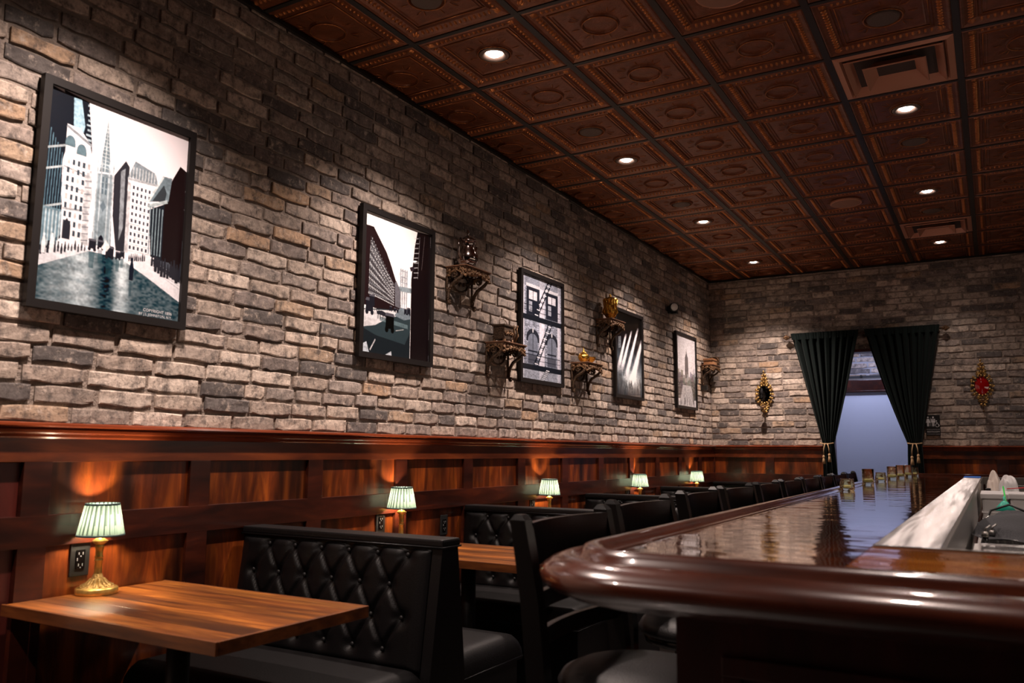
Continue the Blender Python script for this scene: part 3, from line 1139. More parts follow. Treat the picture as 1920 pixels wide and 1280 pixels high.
def poster2():
    W_, H_ = 400, 560
    im = blank(W_, H_, (.86, .83, .84))
    fill(im, [(.524, .648), (.53, .66), (.643, .662), (.643, .40), (.52, .395)], (.36, .39, .42), .35)
    for x in (.535, .565, .60, .632):
        line(im, (x, .37), (x, .66), .009, (.27, .30, .34))
    for y in (.52, .56, .60, .645):
        line(im, (.53, y), (.64, y), .006, (.27, .30, .34))
        for x in (.535, .60):
            line(im, (x, y-.04), (x+.03, y), .003, (.3, .33, .36))
            line(im, (x+.03, y-.04), (x, y), .003, (.3, .33, .36))
    fill(im, [(.51, .49), (.51, .525), (.72, .535), (.72, .495)], (.26, .31, .34))
    for q in range(4):
        line(im, (.53, .66), (.50-.01*q, .53), .002, (.5, .5, .52))
    fill(im, [(0, .90), (.128, .902), (.318, .747), (.379, .675), (.478, .538), (.53, .50), (.55, .34), (.248, .318), (0, .33)], (.045, .032, .034))
    # window bays with fire escapes
    for c in range(16):
        t = c/15
        x = .085+t*.345
        yt = .84-t*.31
        yb = .41-t*.03
        line(im, (x, yb), (x+.004, yt), .009*(1-t*.6), (.46, .50, .53), .75)
        nn = 8
        for r_ in range(nn):
            y = yb+(yt-yb)*(r_+.4)/nn
            rect(im, x-.006, y, x+.012*(1-t*.5), y+.022*(1-t*.5), (.10, .10, .11))
            line(im, (x-.01, y-.01), (x+.014, y-.014), .004, (.72, .74, .76), .7)
    for r_ in range(6):
        t = r_/6
        line(im, (.08, .43+t*.40), (.44, .40+t*.15), .006, (.35, .37, .40), .6)
    fill(im, [(0, .43), (.06, .43), (.10, .90), (0, .90)], (.045, .032, .034))
    fill(im, [(.45, .54), (.47, .56), (.53, .50), (.54, .36), (.46, .37)], (.17, .17, .19))
    fill(im, [(.782, .985), (1.0, 1.0), (1.0, 0), (.704, 0), (.704, .20), (.698, .601), (.732, .80), (.745, .87)], (.032, .026, .028))
    for q in range(9):
        y = .62+q*.038
        line(im, (.735, y), (.80+.01*(q % 2), y+.012), .007, (.5, .5, .52), .6)
    line(im, (.80, .62), (.82, .95), .004, (.5, .5, .52), .5)
    line(im, (.86, .70), (.90, .97), .004, (.28, .24, .24), .6)
    fill(im, [(.67, .69), (.74, .71), (.74, .68), (.69, .66)], (.06, .05, .06))
    # street
    fill(im, [(0, .30), (.25, .325), (.60, .35), (.70, .34), (.70, .0), (0, 0)], (.060, .082, .092))
    fill(im, [(0, .293), (.45, .335), (.60, .352), (.62, .33), (.342, .262), (.18, .20), (0, .172)], (.60, .60, .62))
    fill(im, [(.55, .37), (.70, .37), (.70, .30), (.60, .28), (.45, .30)], (.20, .24, .27))
    line(im, (.25, .255), (.66, .235), .03, (.16, .22, .24), .8)
    carriage(im, .10, .265, .10)
    carriage(im, .13, .33, .07)
    fill(im, [(.20, .285), (.33, .275), (.33, .305), (.27, .315), (.20, .305)], (.05, .05, .06))
    for x in (.22, .25, .29, .32):
        line(im, (x, .25), (x, .285), .008, (.05, .05, .06))
    for x, s in ((.40, .035), (.46, .03), (.50, .028), (.62, .04), (.67, .05)):
        carriage(im, x, .322, s)
    people(im, [(.05+q*.03, .30, .02) for q in range(7)], 8)
    carriage(im, .39, .165, .12, (.015, .012, .016))
    line(im, (.48, .19), (.60, .21), .006, (.5, .5, .5), .7)
    fill(im, [(0, 0), (0, .17), (.20, .13), (.62, .10), (.70, .20), (.70, 0)], (.022, .020, .024), .6)
    fill(im, [(0, .05), (.07, .075), (.11, .0), (0, .0)], (.50, .55, .60))
    line(im, (.12, .02), (.19, .10), .012, (.50, .50, .52))
    fill(im, [(.33, .0), (.42, .035), (.43, .0)], (.45, .48, .52))
    return im


def poster3():
    W_, H_ = 420, 560
    im = blank(W_, H_, (.30, .32, .38))
    n2 = vnoise(W_, H_, 60, 190, 9)
    im *= (.35+1.3*n2)[..., None]
    K = (.04, .045, .06)
    P = (.70, .69, .74)
    for x0, x1 in ((.0, .06), (.43, .56), (.90, .97)):
        rect(im, x0, 0, x1, 1, (.66, .65, .72), .85)
    rect(im, .0, .90, 1, .99, (.30, .32, .37), .6)
    for cx_, t0, b0 in ((.27, .87, .63), (.75, .87, .64)):
        rect(im, cx_-.16, b0-.02, cx_+.16, t0+.04, (.05, .055, .07))
        rect(im, cx_-.12, b0, cx_+.12, t0, K)
        rect(im, cx_-.10, b0+.14, cx_+.10, t0-.015, P, .85)
        rect(im, cx_-.10, b0+.02, cx_-.02, b0+.12, (.42, .44, .50), .8)
        line(im, (cx_, b0), (cx_, t0), .012, K)
        rect(im, cx_-.17, t0+.02, cx_+.17, t0+.05, (.62, .62, .66))
    for cx_ in (.27, .75):
        pts = [(cx_+.155*cos(t*pi/12), .40+.085*sin(t*pi/12)) for t in range(13)]
        fill(im, pts+[(cx_-.155, .36), (cx_+.155, .36)], (.05, .055, .07))
        pts = [(cx_+.12*cos(t*pi/12), .37+.07*sin(t*pi/12)) for t in range(13)]
        fill(im, pts+[(cx_-.12, .14), (cx_+.12, .14)], (.20, .22, .27))
        line(im, (cx_, .14), (cx_, .44), .012, K)
        line(im, (cx_-.12, .27), (cx_+.12, .27), .014, K)
        rect(im, cx_-.11, .15, cx_+.11, .24, (.12, .13, .16))
        fill(im, [(cx_-.015, .48), (cx_, .50), (cx_+.015, .48), (cx_+.01, .45), (cx_-.01, .45)], (.6, .6, .63))
    for y in (.60, .125):
        rect(im, .0, y-.035, 1, y+.016, (.035, .04, .05))
        line(im, (.05, y+.11), (.97, y+.11), .007, K)
        line(im, (.05, y+.06), (.97, y+.06), .004, K)
        for q in range(26):
            line(im, (.06+q*.036, y), (.06+q*.036, y+.11), .004, K)
    for (xa, ya), (xb, yb) in (((.30, .62), (.66, 1.0)), ((.30, .14), (.69, .60)), ((.46, .0), (.62, .12))):
        for o in (0, .085):
            line(im, (xa+o, ya), (xb+o, yb), .022, (.03, .035, .045))
        for q in range(14):
            t = (q+.5)/14
            x, y = xa+(xb-xa)*t, ya+(yb-ya)*t
            line(im, (x, y), (x+.085, y-.004), .009, (.05, .055, .07) if q % 2 else (.66, .66, .7))
    rect(im, 0, 0, 1, .09, (.30, .32, .36), .5)
    return im


def poster4():
    W_, H_ = 400, 560
    im = blank(W_, H_, (.022, .017, .020))
    yy, xx = np.mgrid[0:H_, 0:W_]
    X, Y = xx/W_, yy/H_
    hz = np.exp(-((Y-.30)/.25)**2)*.16*(vnoise(W_, H_, 14, 20, 3)+.3)
    im += hz[..., None]*np.array((.75, .95, 1.1))
    for (xa, ya), (xb, yb), w0, w1 in (((.40, .76), (.10, .32), .045, .10), ((.62, .82), (.22, .31), .04, .10), ((.88, .88), (.40, .26), .045, .12), ((1.05, .76), (.62, .20), .06, .18)):
        t = (ya-Y)/(ya-yb)
        cx_ = xa+(xb-xa)*t
        hw = (w0+(w1-w0)*t)
        m = np.exp(-((X-cx_)/(hw*.62))**4)*np.clip(t*6, 0, 1)*np.clip((1.15-t)*3, 0, 1)
        im += (m*.80)[..., None]*np.array((1.0, .97, 1.0))
    m = np.exp(-((X-.62)/.30)**2-((Y-.20)/.10)**2)*(.55+.5*vnoise(W_, H_, 40, 9, 7))
    im += (m*.75)[..., None]*np.array((.95, 1, 1.0))
    for q in range(10):
        line(im, (.10, .56+q*.014), (.20, .575+q*.014), .006, (.5, .55, .6), .7)
    r_ = random.Random(3)
    for q in range(46):
        x = r_.uniform(.05, .98)
        people(im, [(x, r_.uniform(.0, .13), r_.uniform(.03, .07))], q, (.03, .04, .05))
    people(im, [(.2, .22, .06), (.28, .23, .05), (.34, .23, .05), (.15, .22, .05)], 4, (.03, .04, .05))
    im += (.10*vnoise(W_, H_, 60, 12, 8)*np.exp(-((Y-.12)/.12)**2))[..., None]
    return np.clip(im, 0, .86)


def poster5():
    W_, H_ = 400, 560
    im = blank(W_, H_, (.62, .60, .62))
    yy, xx = np.mgrid[0:H_, 0:W_]
    X, Y = xx/W_, yy/H_
    G = (.20, .19, .20)
    fill(im, [(.44, .70), (.50, .76), (.52, .83), (.54, .76), (.60, .70), (.62, .38), (.42, .38)], (.11, .105, .115))
    line(im, (.52, .40), (.52, .74), .012, (.28, .27, .28))
    r_ = random.Random(4)
    for lay, (c, base) in enumerate((((.30, .29, .30), .42), ((.19, .18, .19), .36), ((.10, .095, .10), .28))):
        x = -.02
        while x < 1.0:
            w_ = r_.uniform(.05, .12)
            h_ = base+r_.uniform(.03, .10)
            if abs(x-.5) < .18:
                h_ -= .05
            rect(im, x, .1, x+w_, h_, tuple(v*r_.uniform(.85, 1.1) for v in c))
            x += w_
    line(im, (.92, .3), (.92, .57), .02, G)
    fill(im, [(.30, .30), (.75, .30), (.95, .0), (.10, .0)], (.46, .45, .46), .85)
    for q in range(130):
        a, b2 = r_.uniform(0, 1), r_.uniform(0, .34)
        s_ = .012+.03*(.34-b2)
        rect(im, a, b2, a+s_, b2+s_, r_.choice([(.55, .54, .55), (.14, .14, .15), (.30, .29, .30)]), .7)
    people(im, [(r_.uniform(.1, .9), r_.uniform(0, .06), .05) for q in range(14)], 5)
    im *= (.92+.16*vnoise(W_, H_, 60, 80, 2))[..., None]
    return im


def print_mat(name, im):
    h_, w_, _ = im.shape
    img = bpy.data.images.new(name, w_, h_, alpha=False)
    im = np.clip(im, 0, 1)
    im = np.clip((im-.022)/.978, 0, 1)**1.22*1.18
    k = np.array([.25, .5, .25])
    im = k[0]*np.roll(im, 1, 0)+k[1]*im+k[2]*np.roll(im, -1, 0)
    im = k[0]*np.roll(im, 1, 1)+k[1]*im+k[2]*np.roll(im, -1, 1)
    g1 = vnoise(w_, h_, 90, 120, 11)-.5
    g2 = vnoise(w_, h_, 22, 60, 12)-.5
    mid = np.clip(im.mean(-1)*4, 0, 1)*np.clip((.85-im.mean(-1))*3, 0, 1)
    im = im*(1+(g1*.55+g2*.5)*mid)[..., None]
    im = np.clip(im, 0, .92)
    srgb = np.where(im <= .0031308, im*12.92, 1.055*np.power(np.maximum(im, 1e-6), 1/2.4)-.055)
    px = np.ones((h_, w_, 4), np.float32)
    px[..., :3] = srgb
    img.pixels.foreach_set(px.ravel())
    img.update()
    img.pack()
    m, nt, b = new_mat(name)
    t = nt.nodes.new('ShaderNodeTexImage')
    t.image = img
    t.interpolation = 'Linear'
    nt.links.new(t.outputs[0], b.inputs['Base Color'])
    b.inputs['Roughness'].default_value = .35
    b.inputs['Specular IOR Level'].default_value = .3
    b.inputs['Coat Weight'].default_value = 1
    b.inputs['Coat Roughness'].default_value = .02
    return m


FR = [(1.582, 2.240), (3.330, 4.000), (5.070, 5.760), (6.790, 7.480), (8.450, 9.150)]
FZ = [(1.768, 2.622), (1.772, 2.610), (1.772, 2.600), (1.765, 2.585), (1.752, 2.582)]
FL = ['framed black and white street print with a church spire and wet road, largest in view',
      'framed black and white print of a tenement street leading to a steel bridge tower',
      'framed print of a brick facade with fire escape ladders and arched windows',
      'framed dark print of slanting white light beams falling into a hall',
      'framed pale grey print of a lone slender skyscraper above a city avenue']
for i, ((y0, y1), (z0, z1)) in enumerate(zip(FR, FZ)):
    f = thing('framed_picture', (0, (y0+y1)/2, z0), FL[i], 'picture', 'framed city prints on the brick wall')
    hw, hh, b_ = (y1-y0)/2, z1-z0, .030
    fm = MB()
    X0, X1 = .008, .036
    out = [(-hw, 0), (hw, 0), (hw, hh), (-hw, hh)]
    inn = [(-hw+b_, b_), (hw-b_, b_), (hw-b_, hh-b_), (-hw+b_, hh-b_)]
    vs = [(X0, *p) for p in out]+[(X1, *p) for p in out]+[(X1, *p) for p in inn]+[(X0+.006, *p) for p in inn]
    fs = []
    for k in range(4):
        j = (k+1) % 4
        fs += [(k, j, 4+j, 4+k), (4+k, 4+j, 8+j, 8+k), (8+k, 8+j, 12+j, 12+k)]
    fs.append((3, 2, 1, 0))
    fm.add(vs, fs)
    fm.build('frame', M_frame, f)
    MB().box(-.008, X0, -hw+.05, hw-.05, hh-.06, hh-.03).build('hanger', M_black, f)
    me = bpy.data.meshes.new('print')
    me.from_pydata([(X0+.014, *p) for p in inn], [], [(0, 1, 2, 3)])
    uv = me.uv_layers.new(name='uv')
    for li, c_ in enumerate(((0, 0), (1, 0), (1, 1), (0, 1))):
        uv.data[li].uv = c_
    me.materials.append(print_mat('print_%s' % ['church', 'bridge', 'ladders', 'beams', 'tower'][i], (poster1, poster2, poster3, poster4, poster5)[i]()))
    link('print', me, f)
    if i == 0:
        for tx, sz, dz in (('COPYRIGHT 1896', .017, .052), ('BY J.S. JOHNSTON, N.Y.', .0145, .036)):
            cu = bpy.data.curves.new('caption', 'FONT')
            cu.body = tx
            cu.size = sz
            cu.align_x = 'RIGHT'
            cu.resolution_u = 2
            to = bpy.data.objects.new('caption', cu)
            C.objects.link(to)
            dg = bpy.context.evaluated_depsgraph_get()
            me = bpy.data.meshes.new_from_object(to.evaluated_get(dg))
            bpy.data.objects.remove(to)
            me.materials.clear()
            me.materials.append(M_signw)
            cap = link('caption', me, f, (X0+.0145, hw-b_-.03, dz), (pi/2, 0, pi/2), label='small white caption lettering')


# ------------------------------------------------------------------ carved shelves and what stands on them
def scroll(mb, c, r, u, v, turns=1.4, t=.006, hand=1, start=0, n=16):
    pts, rs = [], []
    u, v = Vector(u), Vector(v)
    for k in range(n+1):
        q = k/n
        a = start+hand*turns*2*pi*q
        rr = r*(1-.82*q)
        pts.append(Vector(c)+u*cos(a)*rr+v*sin(a)*rr)
        rs.append(t*(1.1-.5*q))
    mb.tube(pts, rs, 6)
    mb.ball(pts[-1], t*1.7, 6)


def make_shelf():
    t = thing('carved_shelf', (0, 0, 0), 'x', 'shelf', 'carved bracket shelves on the brick wall')
    Wd, Dp = .31, .155
    mb = MB()
    mb.box(0, Dp, 0, Wd, -.008, 0, .002)
    mb.box(.004, Dp-.008, .006, Wd-.006, -.016, -.008, .002)
    mb.build('shelf_board', M_shelfwood, t)
    ap = MB()
    rnd = random.Random(2)
    # front apron and side aprons: rows of scrolls and leaves, arched underneath
    def apron(P, L, seed):
        n = max(3, int(L/.038))
        for i in range(n):
            s = (i+.5)/n
            drop = .020+.038*abs(2*s-1)**1.5
            c = P(s*L, -.018-drop*.4)
            c2 = P(s*L, -.018-drop)
            u = (Vector(P(1, 0))-Vector(P(0, 0))).normalized()
            scroll(ap, c, .017, u, (0, 0, 1), 1.3, .0055, 1 if i % 2 else -1, rnd.uniform(0, 6), 10)
            ap.ball(c2, .009, 7, 1.2)
            ap.ball(P(s*L+.010, -.020-drop*.7), .007, 6)
            ap.ball(P(s*L-.012, -.016), .006, 6)
        ap.tube([P(q/8*L, -.030-.040*abs(2*q/8-1)**1.5) for q in range(9)], .006, 6)
    apron(lambda s, z: (Dp-.012, s, z), Wd, 1)
    apron(lambda s, z: (s, .008, z), Dp-.01, 2)
    apron(lambda s, z: (s, Wd-.008, z), Dp-.01, 3)
    ap.build('carved_apron', M_bronze, t)
    for yy in (.012, Wd-.012):
        lg = MB()
        pts = [(Dp-.02, yy, -.05), (Dp-.045, yy, -.078), (.085, yy, -.095), (.05, yy, -.115), (.026, yy, -.150), (.018, yy, -.19), (.016, yy, -.235)]
        lg.tube(pts, [.010, .012, .013, .013, .012, .010, .006], 8, .8)
        scroll(lg, (.060, yy, -.055), .028, (1, 0, 0), (0, 0, 1), 1.3, .007, -1, 2)
        scroll(lg, (.030, yy, -.235), .016, (1, 0, 0), (0, 0, 1), 1.2, .006, 1, 1)
        lg.tube([(.008, yy, -.01), (.008, yy, -.22)], .008, 6)
        lg.build('scroll_bracket', M_bronze_d, t)
    bk = MB()
    for i in range(7):
        yy = .03+i*(Wd-.06)/6
        h = .06+.03*sin(i/6*pi)
        scroll(bk, (.010, yy, -.035), .019, (0, 1, 0), (0, 0, 1), 1.2, .006, 1 if i % 2 else -1, i)
        bk.ball((.012, yy, -h), .010, 6, 1.5)
    bk.tube([(.008, Wd/2+.11*sin(a), -.05-.09*cos(a)) for a in [q/8*pi-pi/2 for q in range(9)]], .007, 6)
    bk.build('back_scroll', M_bronze_d, t)
    return t


SH = [(4.155, 2.427, 'carved bracket shelf holding the silver coffee pot, beside the bridge print'),
      (4.63, 2.005, 'carved bracket shelf holding the dark antique box, left of the fire escape print'),
      (6.42, 2.418, 'carved bracket shelf holding the tall golden urn, left of the light beams print'),
      (5.93, 1.993, 'carved bracket shelf holding the small golden teapot and bowl'),
      (9.38, 2.300, 'carved bracket shelf with brown box in the corner, right of the skyscraper print')]
sh0 = make_shelf()
for i, (y, z, lb) in enumerate(SH):
    s_ = sh0 if i == 0 else copy_tree(sh0)
    place(s_, (.004, y, z), lb)
# corner shelf carries a carved upright back at its far end
sx = thing('scroll_ornament', (.03, 9.66, 2.300), 'carved dark wooden scroll panel standing on the corner shelf', 'ornament')
mb = MB()
mb.box(0, .12, 0, .012, 0, .115, .003)
mb.build('board', M_bronze_d, sx)
mb = MB()
for q in range(3):
    scroll(mb, (.03+q*.03, -.004, .04+.03*(q % 2)), .02, (1, 0, 0), (0, 0, 1), 1.3, .005, 1, q)
mb.tube([(.06+.05*cos(a), -.004, .06+.05*sin(a)) for a in [q*2*pi/14 for q in range(14)]], .005, 6, closed=True)
mb.build('carving', M_bronze, sx)

# silver coffee pot
p = thing('coffee_pot', (.085, 4.285, 2.427), 'tarnished silver coffee pot with domed lid and curved handle on the highest carved shelf', 'pot')
MB().lathe([(.001, 0), (.045, 0), (.047, .006), (.040, .012), (.052, .030), (.060, .052), (.058, .078), (.046, .105), (.038, .125), (.037, .140), (.044, .155), (.047, .160)], n=28).build('body', M_silver, p)
mb = MB().lathe([(.048, .160), (.050, .164), (.043, .172), (.030, .184), (.014, .194), (.006, .200)], n=28)
mb.lathe([(.004, .198), (.009, .206), (.006, .214), (.010, .222), (.001, .236)], n=12, cap=False)
mb.build('lid', M_silver, p)
MB().tube([(0, -.044, .148), (0, -.072, .166), (0, -.092, .150), (0, -.090, .110), (0, -.080, .070), (0, -.058, .040)], [.006, .007, .007, .006, .006, .005], 8).build('handle', M_silver, p)
MB().tube([(0, .045, .060), (0, .068, .085), (0, .072, .120), (0, .086, .150)], [.014, .011, .008, .006], 8).build('spout', M_silver, p)

p.scale = (1.18, 1.18, 1.08)
# antique box with wire handle, and a small vase beside it
p = thing('antique_box', (.08, 4.745, 2.005), 'dark bronze antique box with a thin wire handle on the lower left carved shelf', 'box')
mb = MB()
mb.box(-.045, .045, -.060, .060, .020, .115, .004)
mb.box(-.052, .052, -.067, .067, .108, .122, .004)
mb.build('body', M_bronze_d, p)
mb = MB()
for sx_ in (-.038, .038):
    for sy_ in (-.05, .05):
        MB().lathe([(.012, 0), (.009, .008), (.012, .020)], (sx_, sy_, 0), 8).build('foot', M_bronze, p)
mb = MB()
for q in range(4):
    scroll(mb, (.048, -.042+.028*q, .065), .016, (0, 1, 0), (0, 0, 1), 1.3, .004, 1 if q % 2 else -1, q)
mb.build('scroll_work', M_bronze, p)
MB().tube([(0, -.055, .120), (.0, -.050, .150), (0, 0, .165), (0, .045, .146), (0, .055, .120)], .0022, 6).build('wire_handle', M_bronze, p)
p = thing('leaf_vase', (.085, 4.875, 2.005), 'small dark leaf shaped vase right of the antique box', 'vase')
MB().lathe([(.024, 0), (.026, .006), (.012, .015), (.020, .035), (.030, .065), (.028, .09), (.020, .11), (.028, .13)], n=16).build('body', M_bronze_d, p)
mb = MB()
for q in range(7):
    a = q*2*pi/7
    mb.tube([(.012*cos(a), .012*sin(a), .015), (.033*cos(a), .033*sin(a), .065), (.024*cos(a), .024*sin(a), .11), (.034*cos(a), .034*sin(a), .135)], [.003, .007, .005, .003], 5)
mb.build('leaves', M_bronze, p)

# golden urn
p = thing('golden_urn', (.085, 6.56, 2.418), 'tall shiny golden urn with flared neck on the right upper carved shelf', 'urn')
mb = MB().lathe([(.001, 0), (.050, 0), (.052, .008), (.036, .016), (.032, .024), (.052, .045), (.064, .070), (.060, .095), (.052, .120), (.054, .150), (.062, .175), (.066, .185)], n=24)
for q in range(12):
    a = q*pi/6
    mb.tube([(.034*cos(a), .034*sin(a), .024), (.066*cos(a), .066*sin(a), .070), (.055*cos(a), .055*sin(a), .12), (.064*cos(a), .064*sin(a), .18)], [.003, .006, .004, .003], 5)
mb.build('body', M_gold, p)
MB().lathe([(.066, .185), (.050, .196), (.020, .204), (.008, .212), (.012, .220), (.001, .236)], n=24, cap=False).build('lid', M_gold, p)
for s_ in (-1, 1):
    MB().tube([(0, s_*.056, .16), (0, s_*.085, .15), (0, s_*.088, .11), (0, s_*.060, .075)], .005, 6).build('handle', M_gold, p)

# golden teapot and bowl
p = thing('golden_teapot', (.085, 6.01, 1.993), 'small round golden teapot with pointed finial on the lower right carved shelf', 'teapot')
MB().lathe([(.001, 0), (.028, 0), (.026, .008), (.040, .024), (.048, .042), (.042, .060), (.028, .072)], n=22).build('body', M_gold, p)
MB().lathe([(.030, .072), (.022, .082), (.008, .090), (.010, .098), (.004, .106), (.001, .125)], n=16, cap=False).build('lid', M_gold, p)
MB().tube([(0, .045, .035), (0, .066, .050), (0, .074, .072)], [.009, .006, .004], 6).build('spout', M_gold, p)
MB().tube([(0, -.042, .06), (0, -.066, .062), (0, -.066, .030), (0, -.044, .025)], .004, 6).build('handle', M_gold, p)
p = thing('golden_bowl', (.085, 6.145, 1.993), 'small open golden bowl beside the golden teapot', 'bowl')
MB().lathe([(.001, 0), (.022, 0), (.014, .008), (.014, .014), (.034, .030), (.042, .052), (.046, .056), (.043, .058), (.037, .050), (.010, .022), (.001, .020)], n=22, cap=False).build('body', M_gold, p)
MB().tube([(0, .042, .05), (0, .062, .048), (0, .058, .028), (0, .038, .03)], .004, 6).build('handle', M_gold, p)
p = thing('brown_box', (.085, 9.50, 2.300), 'brown wooden box with banded lid on the corner shelf', 'box')
MB().box(-.055, .055, -.085, .085, 0, .048, .004).build('body', mat('box_brown', (.26, .12, .05), .5, noise=.3), p)
MB().box(-.060, .060, -.09, .09, .050, .072, .005).build('lid', mat('box_lid', (.20, .085, .035), .45, noise=.3), p)
MB().box(-.062, .062, -.092, .092, .047, .052).build('band', M_bronze, p)

# two headed emergency lamp
p = thing('emergency_light', (0, 8.30, 2.79), 'small wall lamp with one white round head and black body between two prints', 'light')
MB().box(.0, .03, -.035, .035, -.05, .03, .004).build('bracket', M_black, p)
hd = MB().lathe([(.02, -.03), (.043, -.02), (.047, .03), (.041, .036), (.040, .030)], n=20, cap=False).build('head_shell', M_black, p)
hl = MB().lathe([(.040, .030), (.030, .036), (.001, .038)], n=20, cap=False).build('lens', mat('lens_white', (.75, .73, .72), .4), hd)
hd.rotation_euler = Vector((.62, -.75, -.12)).to_track_quat('Z', 'Y').to_euler()
hd.location = (.075, -.045, .01)
MB().box(.02, .085, .02, .085, -.05, .03, .008).build('head_box', M_black, p)
MB().box(.0, .07, -.03, .03, -.028, .028, .004).build('junction_box', M_black, None, label='small black box fixed to the brick under the corner shelf', cat='box').location = (0, 9.42, 2.03)

# ------------------------------------------------------------------ outlets in the wainscot
def make_outlet():
    t = thing('power_outlet', (0, 0, 0), 'x', 'outlet', 'black power outlets on the wainscot')
    MB().box(0, .006, -.037, .037, -.060, .060, .003).build('cover_plate', M_black, t)
    MB().box(.006, .010, -.017, .017, -.034, .034, .0015).build('receptacle', M_blackwood, t)
    mb = MB()
    for z in (.02, -.02):
        mb.box(.0098, .0104, -.009, -.006, z-.004, z+.005)
        mb.box(.0098, .0104, .006, .009, z-.004, z+.005)
        mb.box(.0098, .0104, -.002, .002, z-.011, z-.007)
    mb.box(.0098, .0106, -.015, -.011, -.005, .006)
    mb.build('contacts', M_contact, t)
    return t


ou = make_outlet()
OUT = [(1.862, .878, 'black power outlet on the wainscot behind the nearest table lamp'),
       (3.57, .890, 'black power outlet left of the second table lamp'),
       (4.17, .835, 'black power outlet in the panel between the first two booths, right of the second lamp'),
       (5.28, .90, 'black power outlet left of the third table lamp'),
       (7.07, .90, 'black power outlet left of the fourth table lamp')]
for i, (y, z, lb) in enumerate(OUT):
    o = ou if i == 0 else copy_tree(ou)
    place(o, (.013, y, z), lb)

# ------------------------------------------------------------------ tables, lamps, booths
TY = [1.91+1.765*k for k in range(5)]
NM = ['nearest', 'second', 'third', 'fourth', 'fifth']


def make_table():
    t = thing('booth_table', (0, 0, 0), 'x', 'table', 'wooden booth tables along the wainscot')
    hw, L, th = .305, 1.045, .048
    n = 7
    w_ = 2*hw/n
    tones = [(1.05, 1, .95), (.55, .50, .48), (1.1, 1.05, 1), (.85, .8, .8), (1.15, 1.1, 1.0), (.62, .56, .55), (1.0, 1.0, 1.0)]
    for i in range(n):
        o = MB().box(.012, L-.010, -hw+i*w_+.0006, -hw+(i+1)*w_-.0006, .724, .760, .0008).build('plank', M_table, t)
        o.color = (*tones[i], 1)
    for (a, b_, c_, d) in ((0, L, -hw-.012, -hw), (0, L, hw, hw+.012)):
        MB().box(a, b_, c_, d, .722, .7602, .002).build('edge_band', M_tedge, t)
    MB().box(L-.010, L+.002, -hw, hw, .722, .7602, .002).build('edge_band', M_tedge, t)
    MB().box(.32, .36+.30, -.05, .05, .705, .723).build('mounting_plate', M_darkmetal, t)
    MB().lathe([(.038, .02), (.038, .70)], (.5, 0, 0), 16).build('column', M_darkmetal, t)
    mb = MB()
    mb.box(.20, .80, -.035, .035, 0, .022, .004)
    mb.box(.465, .535, -.13, .13, 0, .022, .004)
    mb.build('foot', M_darkmetal, t)
    return t


tb = make_table()
for i, y in enumerate(TY):
    t = tb if i == 0 else copy_tree(tb)
    place(t, (.022, y, 0), ['nearest wooden plank booth table, at lower left, with glossy orange brown top', 'wooden booth table glimpsed behind the nearest black booth', 'wooden booth table mostly hidden behind the second booth, under the third lamp', 'wooden booth table hidden behind the third booth, under the fourth lamp', 'farthest wooden booth table, under the last lamp'][i])


def make_lamp():
    t = thing('table_lamp', (0, 0, 0), 'x', 'lamp', 'pleated green shade table lamps')
    mb = MB().lathe([(.001, 0), (.069, 0), (.071, .004), (.071, .020), (.067, .024), (.058, .025)], n=32)
    mb.build('base', M_brass, t)
    mb = MB().lathe([(.058, .025), (.046, .030), (.034, .037), (.026, .046), (.019, .058), (.0145, .070)], n=32, cap=False)
    for q in range(16):
        a = q*pi/8
        mb.tube([(.053*cos(a), .053*sin(a), .027), (.036*cos(a), .036*sin(a), .036), (.022*cos(a), .022*sin(a), .053)], [.006, .005, .003], 5)
    mb.build('base_relief', M_brass_o, t)
    mb = MB().lathe([(.0145, .070), (.0135, .074), (.0125, .112), (.015, .116), (.015, .120), (.0115, .124), (.0145, .128), (.0145, .131), (.012, .134), (.0135, .156), (.016, .164), (.016, .168), (.013, .172), (.026, .182), (.027, .186), (.012, .196), (.008, .205)], n=24, cap=False)
    mb.build('stem', M_brass, t)
    # shade z .207 - .332
    n = 24
    z0, z1, r0, r1 = .203, .320, .077, .055
    vs, fs, tn = [], [], []
    rows = 6
    per = n*4
    for j in range(rows+1):
        q = j/rows
        for i in range(per):
            ph = i % 4
            a = 2*pi*(i+.0)/per+.035*(q-.5)
            amp = (.004, .0, -.0035, .0005)[ph]*(1-.3*q)
            r_ = r0+(r1-r0)*q+amp
            vs.append((r_*cos(a), r_*sin(a), z0+(z1-z0)*q))
    for j in range(rows):
        for i in range(per):
            i2 = (i+1) % per
            fs.append((j*per+i, j*per+i2, (j+1)*per+i2, (j+1)*per+i))
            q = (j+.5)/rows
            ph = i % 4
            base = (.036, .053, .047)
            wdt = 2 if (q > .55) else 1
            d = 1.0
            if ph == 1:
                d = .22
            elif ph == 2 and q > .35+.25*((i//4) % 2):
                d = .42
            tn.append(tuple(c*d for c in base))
    me = bpy.data.meshes.new('lamp_shade')
    me.from_pydata(vs, [], fs)
    me.polygons.foreach_set('use_smooth', [True]*len(fs))
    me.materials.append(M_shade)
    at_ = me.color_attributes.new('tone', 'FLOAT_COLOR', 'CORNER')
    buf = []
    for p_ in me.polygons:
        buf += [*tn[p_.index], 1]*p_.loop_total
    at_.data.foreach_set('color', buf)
    link('lamp_shade', me, t)
    for zz, rr, h in ((z0, r0+.003, .007), (z1, r1+.002, -.008)):
        MB().lathe([(rr, zz), (rr+.0015, zz), (rr+.0005, zz+h), (rr-.002, zz+h), (rr-.002, zz), (rr, zz)], n=48, cap=False).build('shade_band', M_shadeband, t)
    MB().ball((0, 0, .258), .016, 8, 1.2).build('bulb', M_bulb, t)
    MB().lathe([(.009, .205), (.010, .236), (.007, .240)], n=12).build('socket', M_brass, t)
    return t


